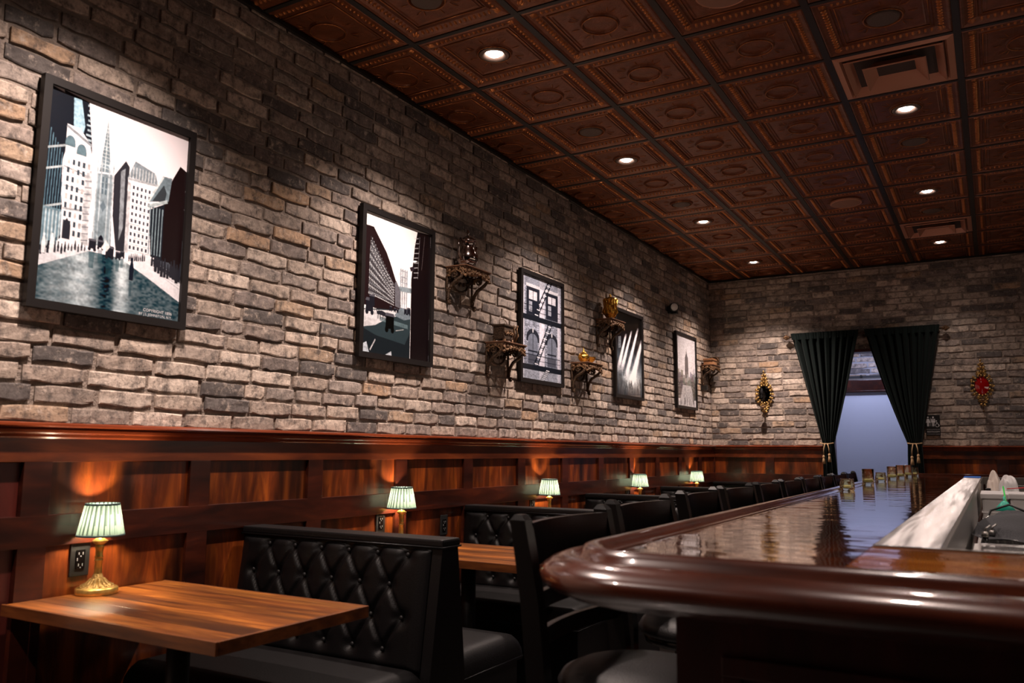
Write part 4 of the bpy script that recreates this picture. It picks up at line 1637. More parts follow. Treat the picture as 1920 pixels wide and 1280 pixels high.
lm = make_lamp()
LY = [1.897, 3.665, 5.41, 7.20, 8.88]
for i, y in enumerate(LY):
    t = lm if i == 0 else copy_tree(lm)
    place(t, (.092, y-.01, .7602), ['nearest brass table lamp with pleated sage shade, on the lower left table', 'second brass table lamp, behind the nearest tufted booth', 'third brass table lamp from the camera, above the second booth', 'fourth brass table lamp from the camera, above the third booth', 'farthest brass table lamp, closest to the corner of the room'][i], rz=i*.7)

# booths
BY = [2.655, 4.42, 6.18, 7.93]


def tufted(xa, xb, side, buttons):
    """padded face: side -1 faces the camera, +1 faces away"""
    za, zb = .47, .905
    def base_y(z):
        q = (z-za)/(zb-za)
        return .112*(1-q)+.050*q
    def f(u, v):
        x = xa+(xb-xa)*u
        z = za+(zb-za)*v
        bulge = .022
        dmin = 9
        h = 0
        for bx, bz in buttons:
            d2 = ((x-bx)/.030)**2+((z-bz)/.026)**2
            h -= .022*math.exp(-d2)
        # creases run diagonally between staggered buttons
        for bx, bz in buttons:
            for sx_ in (-1, 1):
                tx, tz = bx+sx_*.074, bz-.1125
                if xa-.04 < tx < xb+.04 and tz > za-.03:
                    if not any(abs(tx-q[0]) < .02 and abs(tz-q[1]) < .02 for q in buttons):
                        if tz > .50:
                            continue
                    # distance to segment
                    dx, dz = tx-bx, tz-bz
                    t_ = ((x-bx)*dx+(z-bz)*dz)/(dx*dx+dz*dz)
                    if -.05 < t_ < 1.05:
                        d = abs((x-bx)*dz-(z-bz)*dx)/math.hypot(dx, dz)
                        h = min(h, -.014*math.exp(-(d/.009)**2)+.35*h)
        # vertical pleats to the top edge above the first row
        for bx, bz in buttons:
            if bz > .87 and z > bz:
                d = abs(x-bx)
                h = min(h, -.007*math.exp(-(d/.006)**2)+.3*h)
        edge = min(u, 1-u, v, 1-v)
        e = min(1, edge/.05)
        y = base_y(z)+.016*(e**.5)+h
        return (x, side*y, z)
    return MB().grid(f, 118, 62)


def button_set():
    bs = []
    rows = [(.880, 0), (.768, .074), (.652, 0), (.535, .074)]
    for z, off in rows:
        x = .944-off
        while x > .09:
            bs.append((x, z))
            x -= .1475
    return bs


BTN = button_set()
ME_btn = MB().ball((0, 0, 0), .0095, 10, sy=.6).mesh('button', mat('button_leather', (.003, .0027, .003), .55, spec=.25))


def cushion(x0, x1, y0, y1, z0, z1):
    def f(u, v):
        # superellipse roll-over cushion top
        x = x0+(x1-x0)*u
        y = y0+(y1-y0)*v
        eu = min(u, 1-u)*(x1-x0)
        ev = min(v, 1-v)*(y1-y0)
        r = .055
        def rl(e):
            return 1 if e > r else math.sqrt(max(0, 1-((r-e)/r)**2))
        k = min(rl(eu), rl(ev))
        return (x, y, z0+(z1-z0)*(.15+.85*k)+.008*sin(pi*u)*sin(pi*v))
    mb = MB()
    def warp(t_, n_):  # denser near the edges
        return .5-.5*cos(pi*t_)
    mb.grid(lambda u, v: f(warp(u, 0), warp(v, 0)), 26, 22)
    za = z0+(z1-z0)*.15
    mb.box(x0, x1, y0, y1, z0-.001, za)
    return mb


def make_booth(back=False):
    t = thing('tufted_booth', (0, 0, 0), 'x', 'booth', 'black button tufted booths')
    X0, X1 = .036, 1.10
    # end board: wedge outline (y,z)
    out = [(-.118, 0), (.112, 0), (.112, .44), (.052, .925), (-.048, .925), (-.118, .44)]
    MB().prism(out, 'x', X1-.045, X1).build('end_panel', M_leather, t)
    core = [(-.09, .0), (.09, 0), (.09, .44), (.045, .925), (-.043, .925), (-.09, .44)]
    MB().prism(core, 'x', X0, X1-.045).build('back_core', M_leather, t)
    MB().box(X0, X1+.006, -.058, .062, .915, .945, .008).build('top_cap', M_leather2, t)
    MB().tube([(X0, -.060, .915), (X1+.008, -.060, .915), (X1+.008, .062, .915)], .004, 6).build('piping', M_leather, t)
    for side in (-1, 1):
        pad = tufted(X0+.01, X1-.050, side, BTN).build('tufted_back', M_leather, t)
        for bx, bz in BTN:
            q = (bz-.47)/.435
            yb = (.112*(1-q)+.050*q)+.004
            link('button', ME_btn, pad, (bx, side*yb, bz))
        y0, y1 = (side*.118, side*.60)
        y0, y1 = min(y0, y1), max(y0, y1)
        MB().box(X0, X1-.035, y0+(.02 if side < 0 else 0), y1-(.02 if side > 0 else 0), 0, .385, .004).build('seat_base', M_leather, t)
        cushion(X0, X1-.020, y0, y1, .385, .492).build('seat_cushion', M_leather2, t)
        yy = y1 if side > 0 else y0
        MB().tube([(X0, yy, .395), (X1-.020, yy, .395), (X1-.020, side*.118, .395)], .004, 6).build('seat_piping', M_leather, t)
    return t


bo = make_booth()
for i, y in enumerate(BY):
    t = bo if i == 0 else copy_tree(bo)
    place(t, (0, y, 0), ['nearest black leather booth with diamond button tufting, beside the first table', 'second black tufted booth, between the second and third lamps', 'third black tufted booth, between the third and fourth lamps', 'fourth black tufted booth, farthest full booth before the corner'][i])
lb = thing('corner_booth', (0, 9.66, 0), 'black single booth bench standing against the end wall in the corner', 'booth')
MB().prism([(-.06, 0), (.09, 0), (.09, .925), (.0, .925), (-.06, .44)], 'x', .04, 1.10).build('back_core', M_leather, lb)
MB().box(.036, 1.106, -.025, .09, .915, .945, .008).build('top_cap', M_leather2, lb)
cushion(.036, 1.08, -.56, -.06, .385, .492).build('seat_cushion', M_leather2, lb)
MB().box(.036, 1.065, -.54, -.06, 0, .385, .004).build('seat_base', M_leather, lb)


# ------------------------------------------------------------------ bar stools
def make_stool():
    t = thing('bar_stool', (0, 0, 0), 'x', 'stool', 'black ladder back bar stools along the bar')
    # origin under the seat centre; back towards -x
    S = .70
    hw = .25
    def post(side):
        mb = MB()
        path = [(-.15, 0), (-.165, .35), (-.17, .70), (-.19, .90), (-.225, 1.10)]
        wds = [.020, .024, .027, .026, .022]
        vs = []
        for (x, z), w_ in zip(path, wds):
            y = side*hw
            vs += [(x-w_, y-.019, z), (x+w_, y-.019, z), (x+w_, y+.019, z), (x-w_, y+.019, z)]
        n = len(path)
        fs = [(4*k+i, 4*k+(i+1) % 4, 4*k+4+(i+1) % 4, 4*k+4+i) for k in range(n-1) for i in range(4)]
        # rounded ear
        x, z = path[-1]
        vs += [(x-.012, side*hw-.013, z+.014), (x+.008, side*hw-.013, z+.014), (x+.008, side*hw+.013, z+.014), (x-.012, side*hw+.013, z+.014)]
        fs += [(4*(n-1)+i, 4*(n-1)+(i+1) % 4, 4*n+(i+1) % 4, 4*n+i) for i in range(4)]
        fs += [(0, 3, 2, 1), (4*n, 4*n+1, 4*n+2, 4*n+3)]
        mb.add(vs, fs)
        return mb
    for s_ in (-1, 1):
        post(s_).build('back_post', M_blackwood, t)
    def slat(zc, h, x0, bow=.035):
        def P(u, front, top):
            y = (-1+2*u)*(hw-.017)
            x = x0-bow*(1-(2*u-1)**2)
            z = zc+(h/2 if top else -h/2)
            return (x+(.009 if front else -.009), y, z)
        n = 14
        vs, fs = [], []
        for i in range(n+1):
            u = i/n
            vs += [P(u, 0, 0), P(u, 1, 0), P(u, 1, 1), P(u, 0, 1)]
        for i in range(n):
            for k in range(4):
                fs.append((4*i+k, 4*i+(k+1) % 4, 4*i+4+(k+1) % 4, 4*i+4+k))
        mb = MB()
        mb.add(vs, fs, False)
        return mb
    slat(1.035, .115, -.208).build('top_rail', M_blackwood, t)
    slat(.895, .045, -.188, .03).build('slat', M_blackwood, t)
    slat(.805, .045, -.178, .03).build('slat', M_blackwood, t)
    MB().lathe([(.001, S+.028), (.10, S+.026), (.17, S+.018), (.208, S), (.222, S-.022), (.215, S-.040), (.001, S-.042)], n=40, cap=False).build('seat', M_leather2, t)
    MB().lathe([(.20, S-.07), (.205, S-.042), (.001, S-.041)], n=32).build('seat_frame', M_blackwood, t)
    for s_ in (-1, 1):
        MB().prism([(.17, .0), (.20, .0), (.175, S-.06), (.135, S-.06)], 'y', s_*.17-.017, s_*.17+.017).build('leg', M_blackwood, t)
        MB().box(-.15, .175, s_*.19-.009, s_*.19+.009, .30, .33, .002).build('stretcher', M_blackwood, t)
    MB().box(.165, .19, -.18, .18, .22, .25, .002).build('stretcher', M_blackwood, t)
    MB().box(-.175, -.15, -.22, .22, .22, .25, .002).build('stretcher', M_blackwood, t)
    return t


st = make_stool()
SY = [2.14, 2.90, 3.74, 4.37, 5.05, 5.70, 6.35, 7.0, 7.65, 8.3]
for i, y in enumerate(SY):
    t = st if i == 0 else copy_tree(st)
    lb_ = ['black ladder back bar stool nearest the camera, its post in front of the second table',
           'second black bar stool from the camera, behind the rounded bar corner',
           'third black bar stool from the camera along the bar',
           'fourth black bar stool from the camera along the bar',
           'fifth black bar stool from the camera along the bar',
           'sixth black bar stool from the camera along the bar',
           'seventh black bar stool from the camera along the bar',
           'eighth black bar stool, third from the far end of the bar',
           'ninth black bar stool, second from the far end of the bar',
           'last black bar stool, farthest away before the curtains'][i]
    place(t, ({0: 2.07, 1: 2.0}.get(i, 1.955), y, 0), lb_, rz=random.uniform(-.04, .04))

# ------------------------------------------------------------------ the bar
bar = thing('bar_counter', (2.3, 1.75, 0), 'long glossy mahogany bar with rounded moulded edge and corner', 'bar')
INV = Matrix.Translation((-2.3, -1.75, 0))


def barpart(mb, nm, m, **kw):
    mb.v = [(x-2.3, y-1.75, z) for x, y, z in mb.v]
    return mb.build(nm, m, bar, **kw)


XO, YO, RW = 2.06, 1.385, .130      # outer nose lines of the rail and rail width
YEND = 9.15
xi, yi = XO+RW, YO+RW
# rail swept round: profile (t outward 0..RW, z rel bar)
prof = [(-.028, .001), (-.022, .004), (-.012, .003), (-.004, .002), (.004, .012), (.016, .018), (.030, .020), (.042, .017), (.052, .006), (.056, -.004), (.062, -.008), (.070, -.004), (.082, .000), (.096, -.001), (.118, -.008), (.138, -.019), (.149, -.032), (.147, -.048), (.134, -.062), (.112, -.068), (.100, -.074), (.085, -.080), (.04, -.09), (0, -.09)]
path = []
rc = .14
SK = -.10/7.3
path.append(((5.2, yi), (0, -1)))
path.append(((4.0, yi), (0, -1)))
path.append(((3.2, yi), (0, -1)))
path.append(((2.6, yi), (0, -1)))
for q in range(0, 13):
    a = -pi/2-q/12*pi/2
    path.append(((xi+rc+rc*cos(a), yi+rc+rc*sin(a)), (cos(a), sin(a))))
for y in (2.6, 4, 6, 8, YEND):
    path.append(((xi+SK*(y-yi-rc), y), (-1, 0)))
mb = MB()
vs, fs = [], []
n = len(prof)
for (px, py), (nx, ny) in path:
    for t_, z in prof:
        vs.append((px+nx*t_*RW/.15, py+ny*t_*RW/.15, BAR+z))
for k in range(len(path)-1):
    for i in range(n-1):
        fs.append((k*n+i, k*n+i+1, (k+1)*n+i+1, (k+1)*n+i))
fs.append(tuple(range(n)))
fs.append(tuple((len(path)-1)*n+i for i in range(n)))
mb.add(vs, fs, True)
barpart(mb, 'moulded_rail', M_barrail, label='thick rounded glossy edge moulding')
# tops
XS0, XS1, YS0 = 2.665, 2.80, 2.045
side = [(xi+rc+rc*cos(-pi/2-q/12*pi/2), yi+rc+rc*sin(-pi/2-q/12*pi/2)) for q in range(12, -1, -1)]+[(XS0-.002, yi), (XS0-.002, YEND), (xi+SK*(YEND-yi-rc), YEND)]
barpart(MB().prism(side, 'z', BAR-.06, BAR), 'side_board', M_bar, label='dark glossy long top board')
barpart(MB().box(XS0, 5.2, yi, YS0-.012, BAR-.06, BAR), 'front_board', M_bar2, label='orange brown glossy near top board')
barpart(MB().box(XS0, 5.2, YS0-.012, YS0, BAR-.06, BAR+.004, .002), 'steel_lip', M_steel2, label='dark steel lip')
barpart(MB().box(XS0, 5.2, YEND-.45, YEND, BAR-.06, BAR), 'far_board', M_bar)
barpart(MB().box(XS0, 5.2, YEND-.47, YEND-.45, BAR-.06, BAR+.006, .002), 'far_steel_lip', M_steel2)
barpart(MB().box(xi, 5.2, YEND, YEND+.03, BAR-.08, BAR+.02, .004), 'far_edge', M_barrail)
# steel drink rail, in sheets
ys = [YS0, 3.35, 4.7, 6.1, 7.5, YEND-.47]
for i in range(5):
    barpart(MB().box(XS0+.001, XS1, ys[i]+.001, ys[i+1]-.001, BAR-.03, BAR+.004, .0015), 'steel_sheet', M_steel)
barpart(MB().box(XS1, XS1+.012, YS0, YEND-.47, BAR-.16, BAR+.006, .002), 'steel_edge', M_steel2)
# body
barpart(MB().box(2.30, XS1, 1.78, YEND-.02, .0, BAR-.085), 'body_side', M_bardie)
barpart(MB().box(2.30, 5.1, 1.76, YS0-.02, .0, BAR-.085), 'body_front', M_bardie)
for k in range(4):
    x0 = 2.40+k*.62
    mb = MB()
    for (a, b_, c_, d) in ((x0, x0+.52, .82, .86), (x0, x0+.52, .16, .20), (x0, x0+.04, .2, .82), (x0+.48, x0+.52, .2, .82)):
        mb.box(a, b_, 1.745, 1.76, c_, d, .003)
    barpart(mb, 'panel_moulding', M_bardie)
for k in range(9):
    y0 = 1.90+k*.80
    mb = MB()
    for (a, b_, c_, d) in ((y0, y0+.68, .82, .86), (y0, y0+.68, .16, .20), (y0, y0+.04, .2, .82), (y0+.64, y0+.68, .2, .82)):
        mb.box(2.285, 2.30, a, b_, c_, d, .003)
    barpart(mb, 'panel_moulding', M_bardie)

# glasses on the bar
GL = [(2.180, 5.05, .066, .040, 'votive', 'short olive glass jar nearest the camera on the bar'),
      (2.165, 6.08, .105, .038, 'tall', 'first tall olive glass on the bar, left of a shorter jar'),
      (2.160, 6.85, .068, .040, 'votive', 'short olive glass jar right behind the first tall glass'),
      (2.175, 7.50, .105, .039, 'tall', 'second tall olive glass on the bar, seen against the white door'),
      (2.200, 7.92, .112, .036, 'tall', 'third tall olive glass on the bar, beside the second'),
      (2.215, 8.45, .108, .034, 'tall', 'fourth tall olive glass on the bar'),
      (2.235, 8.95, .080, .034, 'votive', 'farthest small olive glass jar at the end of the bar')]
for x, y, h, r_, kd, lb_ in GL:
    g = thing('glass_jar', (x, y, BAR), lb_, 'glass', 'olive glass jars along the bar')
    prof_ = [(.001, 0), (r_*.86, 0), (r_, .006), (r_*1.02, h*.45), (r_*.93, h*.72), (r_*.86, h*.8), (r_*.90, h*.93), (r_*.90, h), (r_*.82, h), (r_*.78, h*.8), (r_*.90, h*.45), (r_*.88, .014), (.001, .012)] if kd == 'votive' else \
            [(.001, 0), (r_*.9, 0), (r_*.96, .006), (r_, h), (r_*.92, h), (r_*.88, .018), (.001, .014)]
    MB().lathe(prof_, n=28, cap=False).build('glass_body', M_votive, g)
    MB().lathe([(r_*.5, .0145), (r_*.5, .030), (.001, .030)], n=16, cap=False).build('candle', mat('candle_wax', (.62, .58, .36), .6), g) if kd == 'votive' else MB().lathe([(r_*.86, .019), (r_*.86, .032), (.001, .031)], n=16, cap=False).build('candle', mat('candle_wax', (.50, .48, .28), .6), g)

# ------------------------------------------------------------------ behind the bar
uw = thing('underbar_workstation', (2.82, 2.07, 0), 'stainless steel underbar sink unit behind the steel drink rail', 'sink')
def up(mb, nm, m, **kw):
    mb.v = [(x-2.82, y-2.07, z) for x, y, z in mb.v]
    return mb.build(nm, m, uw, **kw)
up(MB().box(2.82, 3.5, 2.07, 8.6, 0, .80, .003), 'cabinet', M_steel2)
# ice bin rim
mb = MB()
for a, b_, c_, d in ((2.83, 3.35, 2.60, 2.64), (2.83, 3.35, 3.34, 3.40), (2.83, 2.86, 2.64, 3.34), (3.32, 3.35, 2.64, 3.34)):
    mb.box(a, b_, c_, d, .80, .965, .004)
up(mb, 'ice_bin', M_steel)
up(MB().box(2.86, 3.32, 3.0, 3.34, .945, .952), 'bin_lid', M_steel)
mb = MB()
for k in range(5):
    y = 3.52+k*.20
    mb.box(2.84, 3.12, y, y+.016, .80, .955, .003)
mb.box(2.84, 2.85, 3.4, 4.5, .80, .955)
up(mb, 'bottle_rack', M_steel)
mb = MB()
mb.box(2.83, 3.5, 8.3, 8.32, .8, 1.02, .003)
up(mb, 'back_splash', M_steel2)
# pourer bottles lying dark behind the rack
for k, (x, y, h) in enumerate(((2.865, 3.62, .19), (2.885, 3.83, .18), (2.862, 4.02, .20))):
    b2 = thing('dark_bottle', (x, y, .80), ['dark bottle standing in the first slot of the steel rack', 'dark bottle standing in the second slot of the steel rack', 'dark bottle standing in the third slot of the steel rack'][k], 'bottle', 'dark bottles in the steel rack')
    MB().lathe([(.001, 0), (.024, 0), (.025, .08), (.022, .105), (.011, .13), (.010, h-.02)], n=16).build('body', M_blackwood, b2)
    mb = MB().lathe([(.013, h-.02), (.010, h)], n=12)
    mb.tube([(0, 0, h), (.004, 0, h+.012), (.018, .01, h+.022)], .004, 6)
    mb.build('pour_spout', M_steel2, b2)

# grey cloth heaped over the rack
def heap(cx_, cy_, sx_, sy_, z0, h, seed, n=34, sharp=1.0):
    r_ = random.Random(seed)
    fr = [(r_.uniform(4, 11), r_.uniform(4, 11), r_.uniform(0, 6), r_.uniform(.2, 1)) for _ in range(6)]
    def f(u, v):
        x, y = (u-.5)*2, (v-.5)*2
        d = (x*x+y*y)**.5
        e = max(0, 1-d**2.2)
        fold = sum(a*sin(p*x+q*y+c) for p, q, c, a in fr)/4
        z = z0+h*(e**.38)*(1+.22*fold)+.006*fold*(d > .6)
        wob = 1+.12*sin(5*math.atan2(y, x)+seed)
        return (cx_+x*sx_*wob, cy_+y*sy_*wob, max(z0-.01, z))
    return MB().grid(f, n, n)


cl_ = thing('bar_cloth', (3.065, 4.12, .955), 'dark grey cloth heaped over the steel rack behind the bar', 'cloth')
mb = heap(0, 0, .225, .46, 0, .085, 3, 44)
mb.build('cloth', M_cloth, cl_)
MB().tube([(-.215, -.05, .005), (-.18, .0, .085), (-.11, .03, .110), (-.05, -.02, .085)], .005, 6).build('cord', M_black, cl_)
# white plastic tubs
for k, (x, y, w_, d_, h) in enumerate(((2.90, 5.75, .065, .22, .255), (3.015, 5.68, .040, .16, .258))):
    tb_ = thing('plastic_tub', (x, y, .80), ['wide white ribbed plastic tub behind the grey cloth', 'narrow white plastic tub standing right of the wide one'][k], 'tub', 'white plastic tubs behind the bar')
    mb = MB()
    mb.box(-w_, w_, -d_, d_, 0, h-.03, .012)
    mb.build('body', M_whiteplastic, tb_)
    mb = MB()
    for q in range(4):
        mb.box(-w_-.004, w_+.004, -d_-.004, d_+.004, .03+q*.038, .036+q*.038, .002)
    mb.build('ribs', M_whiteplastic, tb_)
    MB().box(-w_-.008, w_+.008, -d_-.008, d_+.008, h-.03, h, .006).build('lid', M_whiteplastic, tb_)
tw = thing('bar_towel', (2.905, 7.1, 1.03), 'crumpled off white towel with reddish stains, behind the bar end', 'towel')
heap(0, 0, .07, .22, -.22, .31, 8, 34).build('cloth', M_towel, tw)
tw = thing('hanging_towel', (2.985, 6.5, 1.065), 'white rag draped over the dark bottles right of the stained towel', 'towel')
heap(0, 0, .055, .12, -.03, .10, 5, 30).build('cloth', M_whiteplastic, tw)
for k, (x, y) in enumerate(((2.862, 6.55), (2.985, 6.5), (3.09, 6.6))):
    b2 = thing('tall_bottle', (x, y, .80), ['black bottle left of the stained towel', 'black bottle under the white rag', 'black bottle at the right edge beyond the tubs'][k], 'bottle', 'black bottles by the towels')
    MB().lathe([(.001, 0), (.04, 0), (.042, .13), (.036, .17), (.015, .21), (.014, .235)], n=16).build('body', M_black, b2)
    MB().lathe([(.016, .235), (.016, .25), (.001, .252)], n=12).build('cap', M_black, b2)
MB().tube([(2.944, 5.3, 1.103), (2.952, 5.1, 1.010)], .004, 6).build('green_straw', M_green, None, label='bright green straw sticking up in front of the white tubs', cat='straw')
MB().tube([(2.963, 5.5, 1.0855), (3.10, 5.6, 1.094)], .003, 6).build('red_straw', M_red, None, label='thin red straw lying level at the right edge', cat='straw')
fn = thing('teal_scoop', (2.940, 4.52, 1.020), 'teal plastic cone scoop between the tubs and grey cloth', 'scoop')
MB().lathe([(.001, .045), (.012, .040), (.045, .0), (.042, -.002), (.010, .034)], n=18, cap=False).build('cone', M_teal, fn)
MB().tube([(0, 0, .04), (.0, .02, .06)], .005, 6).build('handle', M_teal, fn)
th = thing('steel_tongs', (3.10, 3.02, .958), 'small steel bar tool lying on the ice bin lid', 'tool')
MB().tube([(-.05, -.02, .006), (.0, 0, .012), (.06, .03, .016)], [.004, .010, .013], 8).build('barrel', M_steel, th)
MB().tube([(-.05, -.02, .006), (-.07, .02, .008), (-.075, .06, .012)], .003, 6).build('prong', M_steel, th)
bt = MB().box(XS0+.002, XS1-.002, 8.30, 8.66, BAR+.0042, BAR+.012, .002).build('blue_tray', M_blue, None, label='flat blue mat at the far end of the steel drink rail', cat='mat')


# ------------------------------------------------------------------ curtains
ROD = 2.600
rod = thing('curtain_rod', (0, BACK-.085, ROD), 'dark bronze curtain rod with carved finials above the doorway', 'curtain rod')
MB().tube([(.955, 0, 0), (2.515, 0, 0)], .011, 12).build('rod', M_bronze_d, rod)
for x, s_ in ((.955, -1), (2.515, 1)):
    mb = MB().lathe([(.010, 0), (.020, .006*s_), (.014, .014*s_), (.030, .032*s_), (.026, .048*s_), (.012, .058*s_), (.014, .064*s_), (.001, .074*s_)], (x, 0, 0), 16, 'x', cap=False)
    for q in range(6):
        a = q*pi/3
        mb.tube([(x+.014*s_, .014*cos(a), .014*sin(a)), (x+.034*s_, .032*cos(a), .032*sin(a)), (x+.055*s_, .013*cos(a), .013*sin(a))], .004, 5)
    mb.build('finial', M_bronze, rod)
for x in (1.0, 1.74, 2.47):
    mb = MB().tube([(x, 0, -.008), (x, .04, -.02), (x, .08, -.02)], .007, 8)
    mb.lathe([(.022, .078), (.022, .088)], (x, 0, -.02), 14, 'y')
    mb.build('wall_bracket', M_bronze_d, rod)


def curtain(name, label, top, tie, bot, folds, seed, inner):
    """top/tie/bot: (x left, x right); pulled in at the tie height"""
    zt, zk, zb = ROD+.035, 1.385, .03
    t = thing(name, (0, BACK-.085, 0), label, 'curtain', 'dark green curtains at the doorway')
    def f(u, v):
        z = zt+(zb-zt)*v
        if z > zk:
            q = (zt-z)/(zt-zk)
            # the outer edge falls nearly straight, the inner edge sweeps in a curve
            so = q**1.0
            si = .35*q+.65*q**2.2
            if inner == 'right':
                xl = top[0]+(tie[0]-top[0])*(so)
                xr = top[1]+(tie[1]-top[1])*(.9*q+.1*q*q)
            else:
                xl = top[0]+(tie[0]-top[0])*(.80*q+.20*q*q)
                xr = top[1]+(tie[1]-top[1])*so
            amp = .030*(1-.55*q)
        else:
            q = (zk-z)/(zk-zb)
            xl = tie[0]+(bot[0]-tie[0])*min(1, q*2.5)
            xr = tie[1]+(bot[1]-tie[1])*min(1, q*2.5)
            amp = .014+.012*min(1, q*3)
        hdr = 1 if z < ROD-.03 else .55
        ph = 2*pi*folds*(u+.02*sin(seed+5*u))
        y = amp*hdr*(sin(ph)+.3*sin(2.3*ph+seed))
        x = xl+(xr-xl)*u+.010*cos(ph)*(1 if 0 < u < 1 else 0)*(xr-xl)
        # loops round the rod
        if z > ROD-.03 and abs(z-ROD) < .03:
            y = y*.4-.012
        return (x, y-.012, z)
    MB().grid(f, folds*12, 70).build('cloth', M_curtain, t)
    MB().grid(lambda u, v: (f(u, v*.022)[0], -.028+.0*v+.006*sin(2*pi*folds*2*u), ROD+.040-.075*v), folds*10, 3).build('header', M_curtain, t)
    return t


curtain('curtain', 'dark green curtain on the left of the doorway, gathered low by a tan rope', (.972, 1.70), (1.268, 1.395), (1.255, 1.43), 9, 1.0, 'right')
curtain('curtain', 'dark green curtain on the right of the doorway, gathered low by a tan rope', (1.755, 2.495), (2.125, 2.265), (2.10, 2.275), 9, 2.4, 'left')
for x, lb_ in ((1.315, 'tan rope tieback with two tassels on the left curtain'), (2.195, 'tan rope tieback with two tassels on the right curtain')):
    t = thing('rope_tieback', (x, BACK-.15, 1.385), lb_, 'tieback', 'tasselled rope tiebacks')
    MB().tube([(-.070, .075, .012), (-.066, .03, .006), (-.03, -.0, 0), (.03, 0, .0), (.066, .03, .006), (.070, .075, .012)], .006, 8).build('loop', M_rope, t)
    for q, (dx, ln) in enumerate(((-.030, .125), (.030, .105))):
        MB().tube([(dx*.5, -.004, 0), (dx*.9, -.008, -ln*.5), (dx, -.008, -ln)], .005, 8).build('cord', M_rope, t)
        mb = MB().lathe([(.004, 0), (.013, -.010), (.014, -.022), (.009, -.030), (.012, -.040), (.020, -.095), (.001, -.096)], (dx, -.008, -ln), 14, cap=False)
        mb.build('tassel', M_rope, t)


# ------------------------------------------------------------------ gilt sconces on the end wall
def sconce(x, z, mirror, label):
    t = thing('wall_sconce', (x, BACK, z), label, 'sconce', 'gilt scrollwork wall sconces')
    mb = MB()
    A, B = .075, .105
    n = 16
    for k in range(n):
        a = 2*pi*k/n
        c = (A*cos(a), -.022, B*sin(a))
        mb.ball(c, .013, 7)
        scroll(mb, (A*1.28*cos(a), -.018, B*1.22*sin(a)), .017, (1, 0, 0), (0, 0, 1), 1.2, .005, 1 if k % 2 else -1, k)
    for q in range(3):
        zz = .135+q*.042
        for s_ in (-1, 1):
            scroll(mb, (s_*(.028-.006*q), -.020, zz), .024-.005*q, (1, 0, 0), (0, 0, 1), 1.3, .006, s_, .5)
        mb.ball((0, -.026, zz+.012), .012, 7)
    mb.ball((0, -.024, .262), .010, 7, 1.6)
    for q in range(3):
        zz = -.125-q*.036
        for s_ in (-1, 1):
            scroll(mb, (s_*(.034-.009*q), -.020, zz), .022-.004*q, (1, 0, 0), (0, 0, -1), 1.3, .006, s_, .5)
        mb.ball((0, -.026, zz-.010), .011, 7)
    mb.build('gilt_scrollwork', mat('gilt', (.42, .26, .09), .38, metal=.85, noise=.5, nscale=50), t)
    me = MB().lathe([(.068, .0), (.068, -.012), (.062, -.016), (.001, -.017)], (0, 0, 0), 28, 'y', sx=1.0, sy=1.42, cap=False)
    me.build('mirror', mirror, t)
    mb = MB().tube([(0, -.02, -.17), (0, -.05, -.20), (0, -.095, -.19), (0, -.11, -.165)], .006, 8)
    mb.lathe([(.004, -.168), (.028, -.160), (.030, -.155), (.014, -.150), (.013, -.135), (.016, -.130)], (0, -.11, 0), 16)
    mb.build('candle_arm', M_bronze, t)
    mb = MB().tube([(0, -.02, -.20), (0, -.018, -.255)], .004, 6)
    mb.ball((0, -.018, -.262), .009, 8, 1.4)
    mb.build('drop', M_bronze, t)
    return t


sconce(.632, 1.96, M_darkmirror, 'gilt scrollwork wall sconce with dark mirror, left of the curtained doorway')
sconce(2.845, 1.985, M_redglass, 'gilt scrollwork wall sconce with glossy red glass, right of the curtained doorway')

# ------------------------------------------------------------------ restroom sign
sg = thing('restroom_sign', (2.372, BACK-.012, 1.578), 'black restroom sign with white figures beside the right curtain', 'sign')
MB().box(-.068, .068, -.006, .002, -.105, .112, .003).build('plate', M_black, sg)


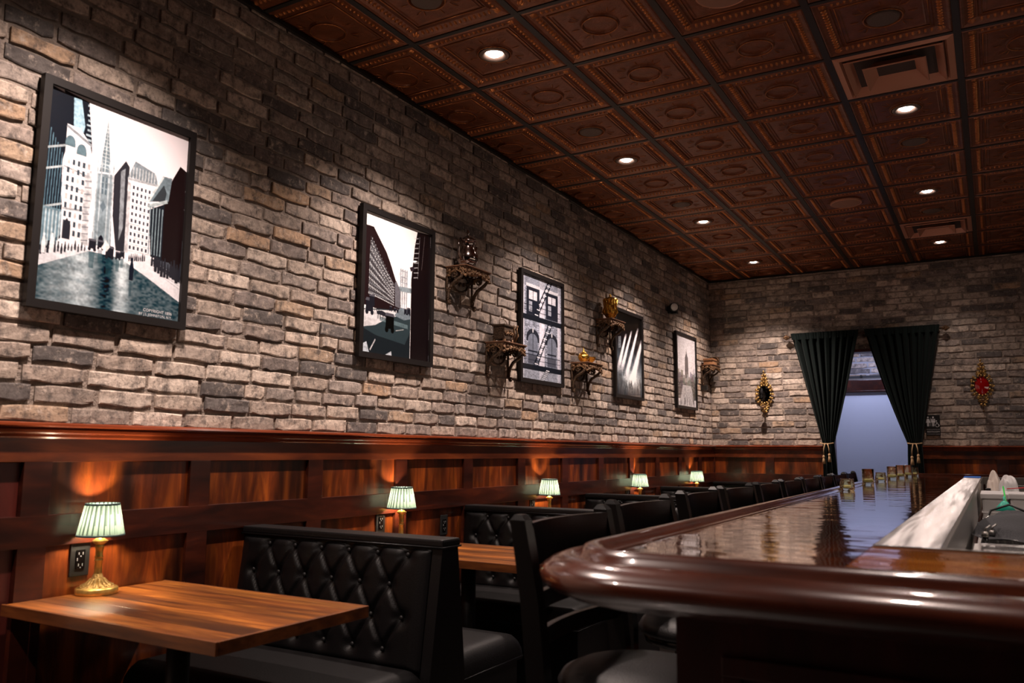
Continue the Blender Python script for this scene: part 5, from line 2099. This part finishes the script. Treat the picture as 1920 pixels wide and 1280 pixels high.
def figure(mb, x, z, s, dress):
    mb.lathe([(.011*s, -.0085), (.011*s, -.0072), (.001, -.0088)], (x, 0, z+.052*s), 14, 'y')
    if dress:
        mb.prism([(x-.013*s, z+.036*s), (x+.013*s, z+.036*s), (x+.028*s, z-.012*s), (x-.028*s, z-.012*s)], 'y', -.0085, -.0058)
    else:
        mb.prism([(x-.022*s, z+.036*s), (x+.022*s, z+.036*s), (x+.022*s, z-.01*s), (x+.014*s, z-.01*s), (x+.014*s, z+.02*s), (x-.014*s, z+.02*s), (x-.014*s, z-.01*s), (x-.022*s, z-.01*s)], 'y', -.0085, -.0058)
        mb.box(x-.014*s, x+.014*s, -.0085, -.0058, z-.02*s, z+.03*s)
    mb.box(x-.011*s, x-.002*s, -.0085, -.0058, z-.055*s, z-.01*s)
    mb.box(x+.002*s, x+.011*s, -.0085, -.0058, z-.055*s, z-.01*s)


mb = MB()
figure(mb, -.046, .040, .86, True)
figure(mb, .003, .040, .86, False)
mb.box(-.0225, -.0205, -.0085, -.0058, -.008, .088)
# wheelchair figure
mb.lathe([(.007, -.0085), (.007, -.0072), (.001, -.0088)], (.033, 0, .048), 12, 'y')
mb.tube([(.034, -.007, .040), (.036, -.007, .018), (.050, -.007, .016), (.057, -.007, -.006), (.062, -.007, -.004)], .0028, 6)
mb.tube([(.036, -.007, .030), (.048, -.007, .028)], .0022, 6)
mb.tube([(.040+.017*cos(a), -.007, .002+.017*sin(a)) for a in [2.2+q*.45 for q in range(11)]], .0024, 6)
mb.build('pictograms', M_signw, sg)
mb = MB()
mb.box(-.062, .062, -.0072, -.0058, -.042, -.040)
mb.box(-.062, .062, -.0072, -.0058, -.090, -.088)
mb.build('rule_line', M_signw, sg)
cu = bpy.data.curves.new('lettering', 'FONT')
cu.body = 'RESTROOM'
cu.size = .0225
cu.align_x = 'CENTER'
cu.extrude = .0006
cu.resolution_u = 3
to = bpy.data.objects.new('lettering', cu)
C.objects.link(to)
me = bpy.data.meshes.new_from_object(to.evaluated_get(bpy.context.evaluated_depsgraph_get()))
bpy.data.objects.remove(to)
me.materials.clear()
me.materials.append(M_signw)
link('lettering', me, sg, (0, -.0068, -.072), (pi/2, 0, 0))
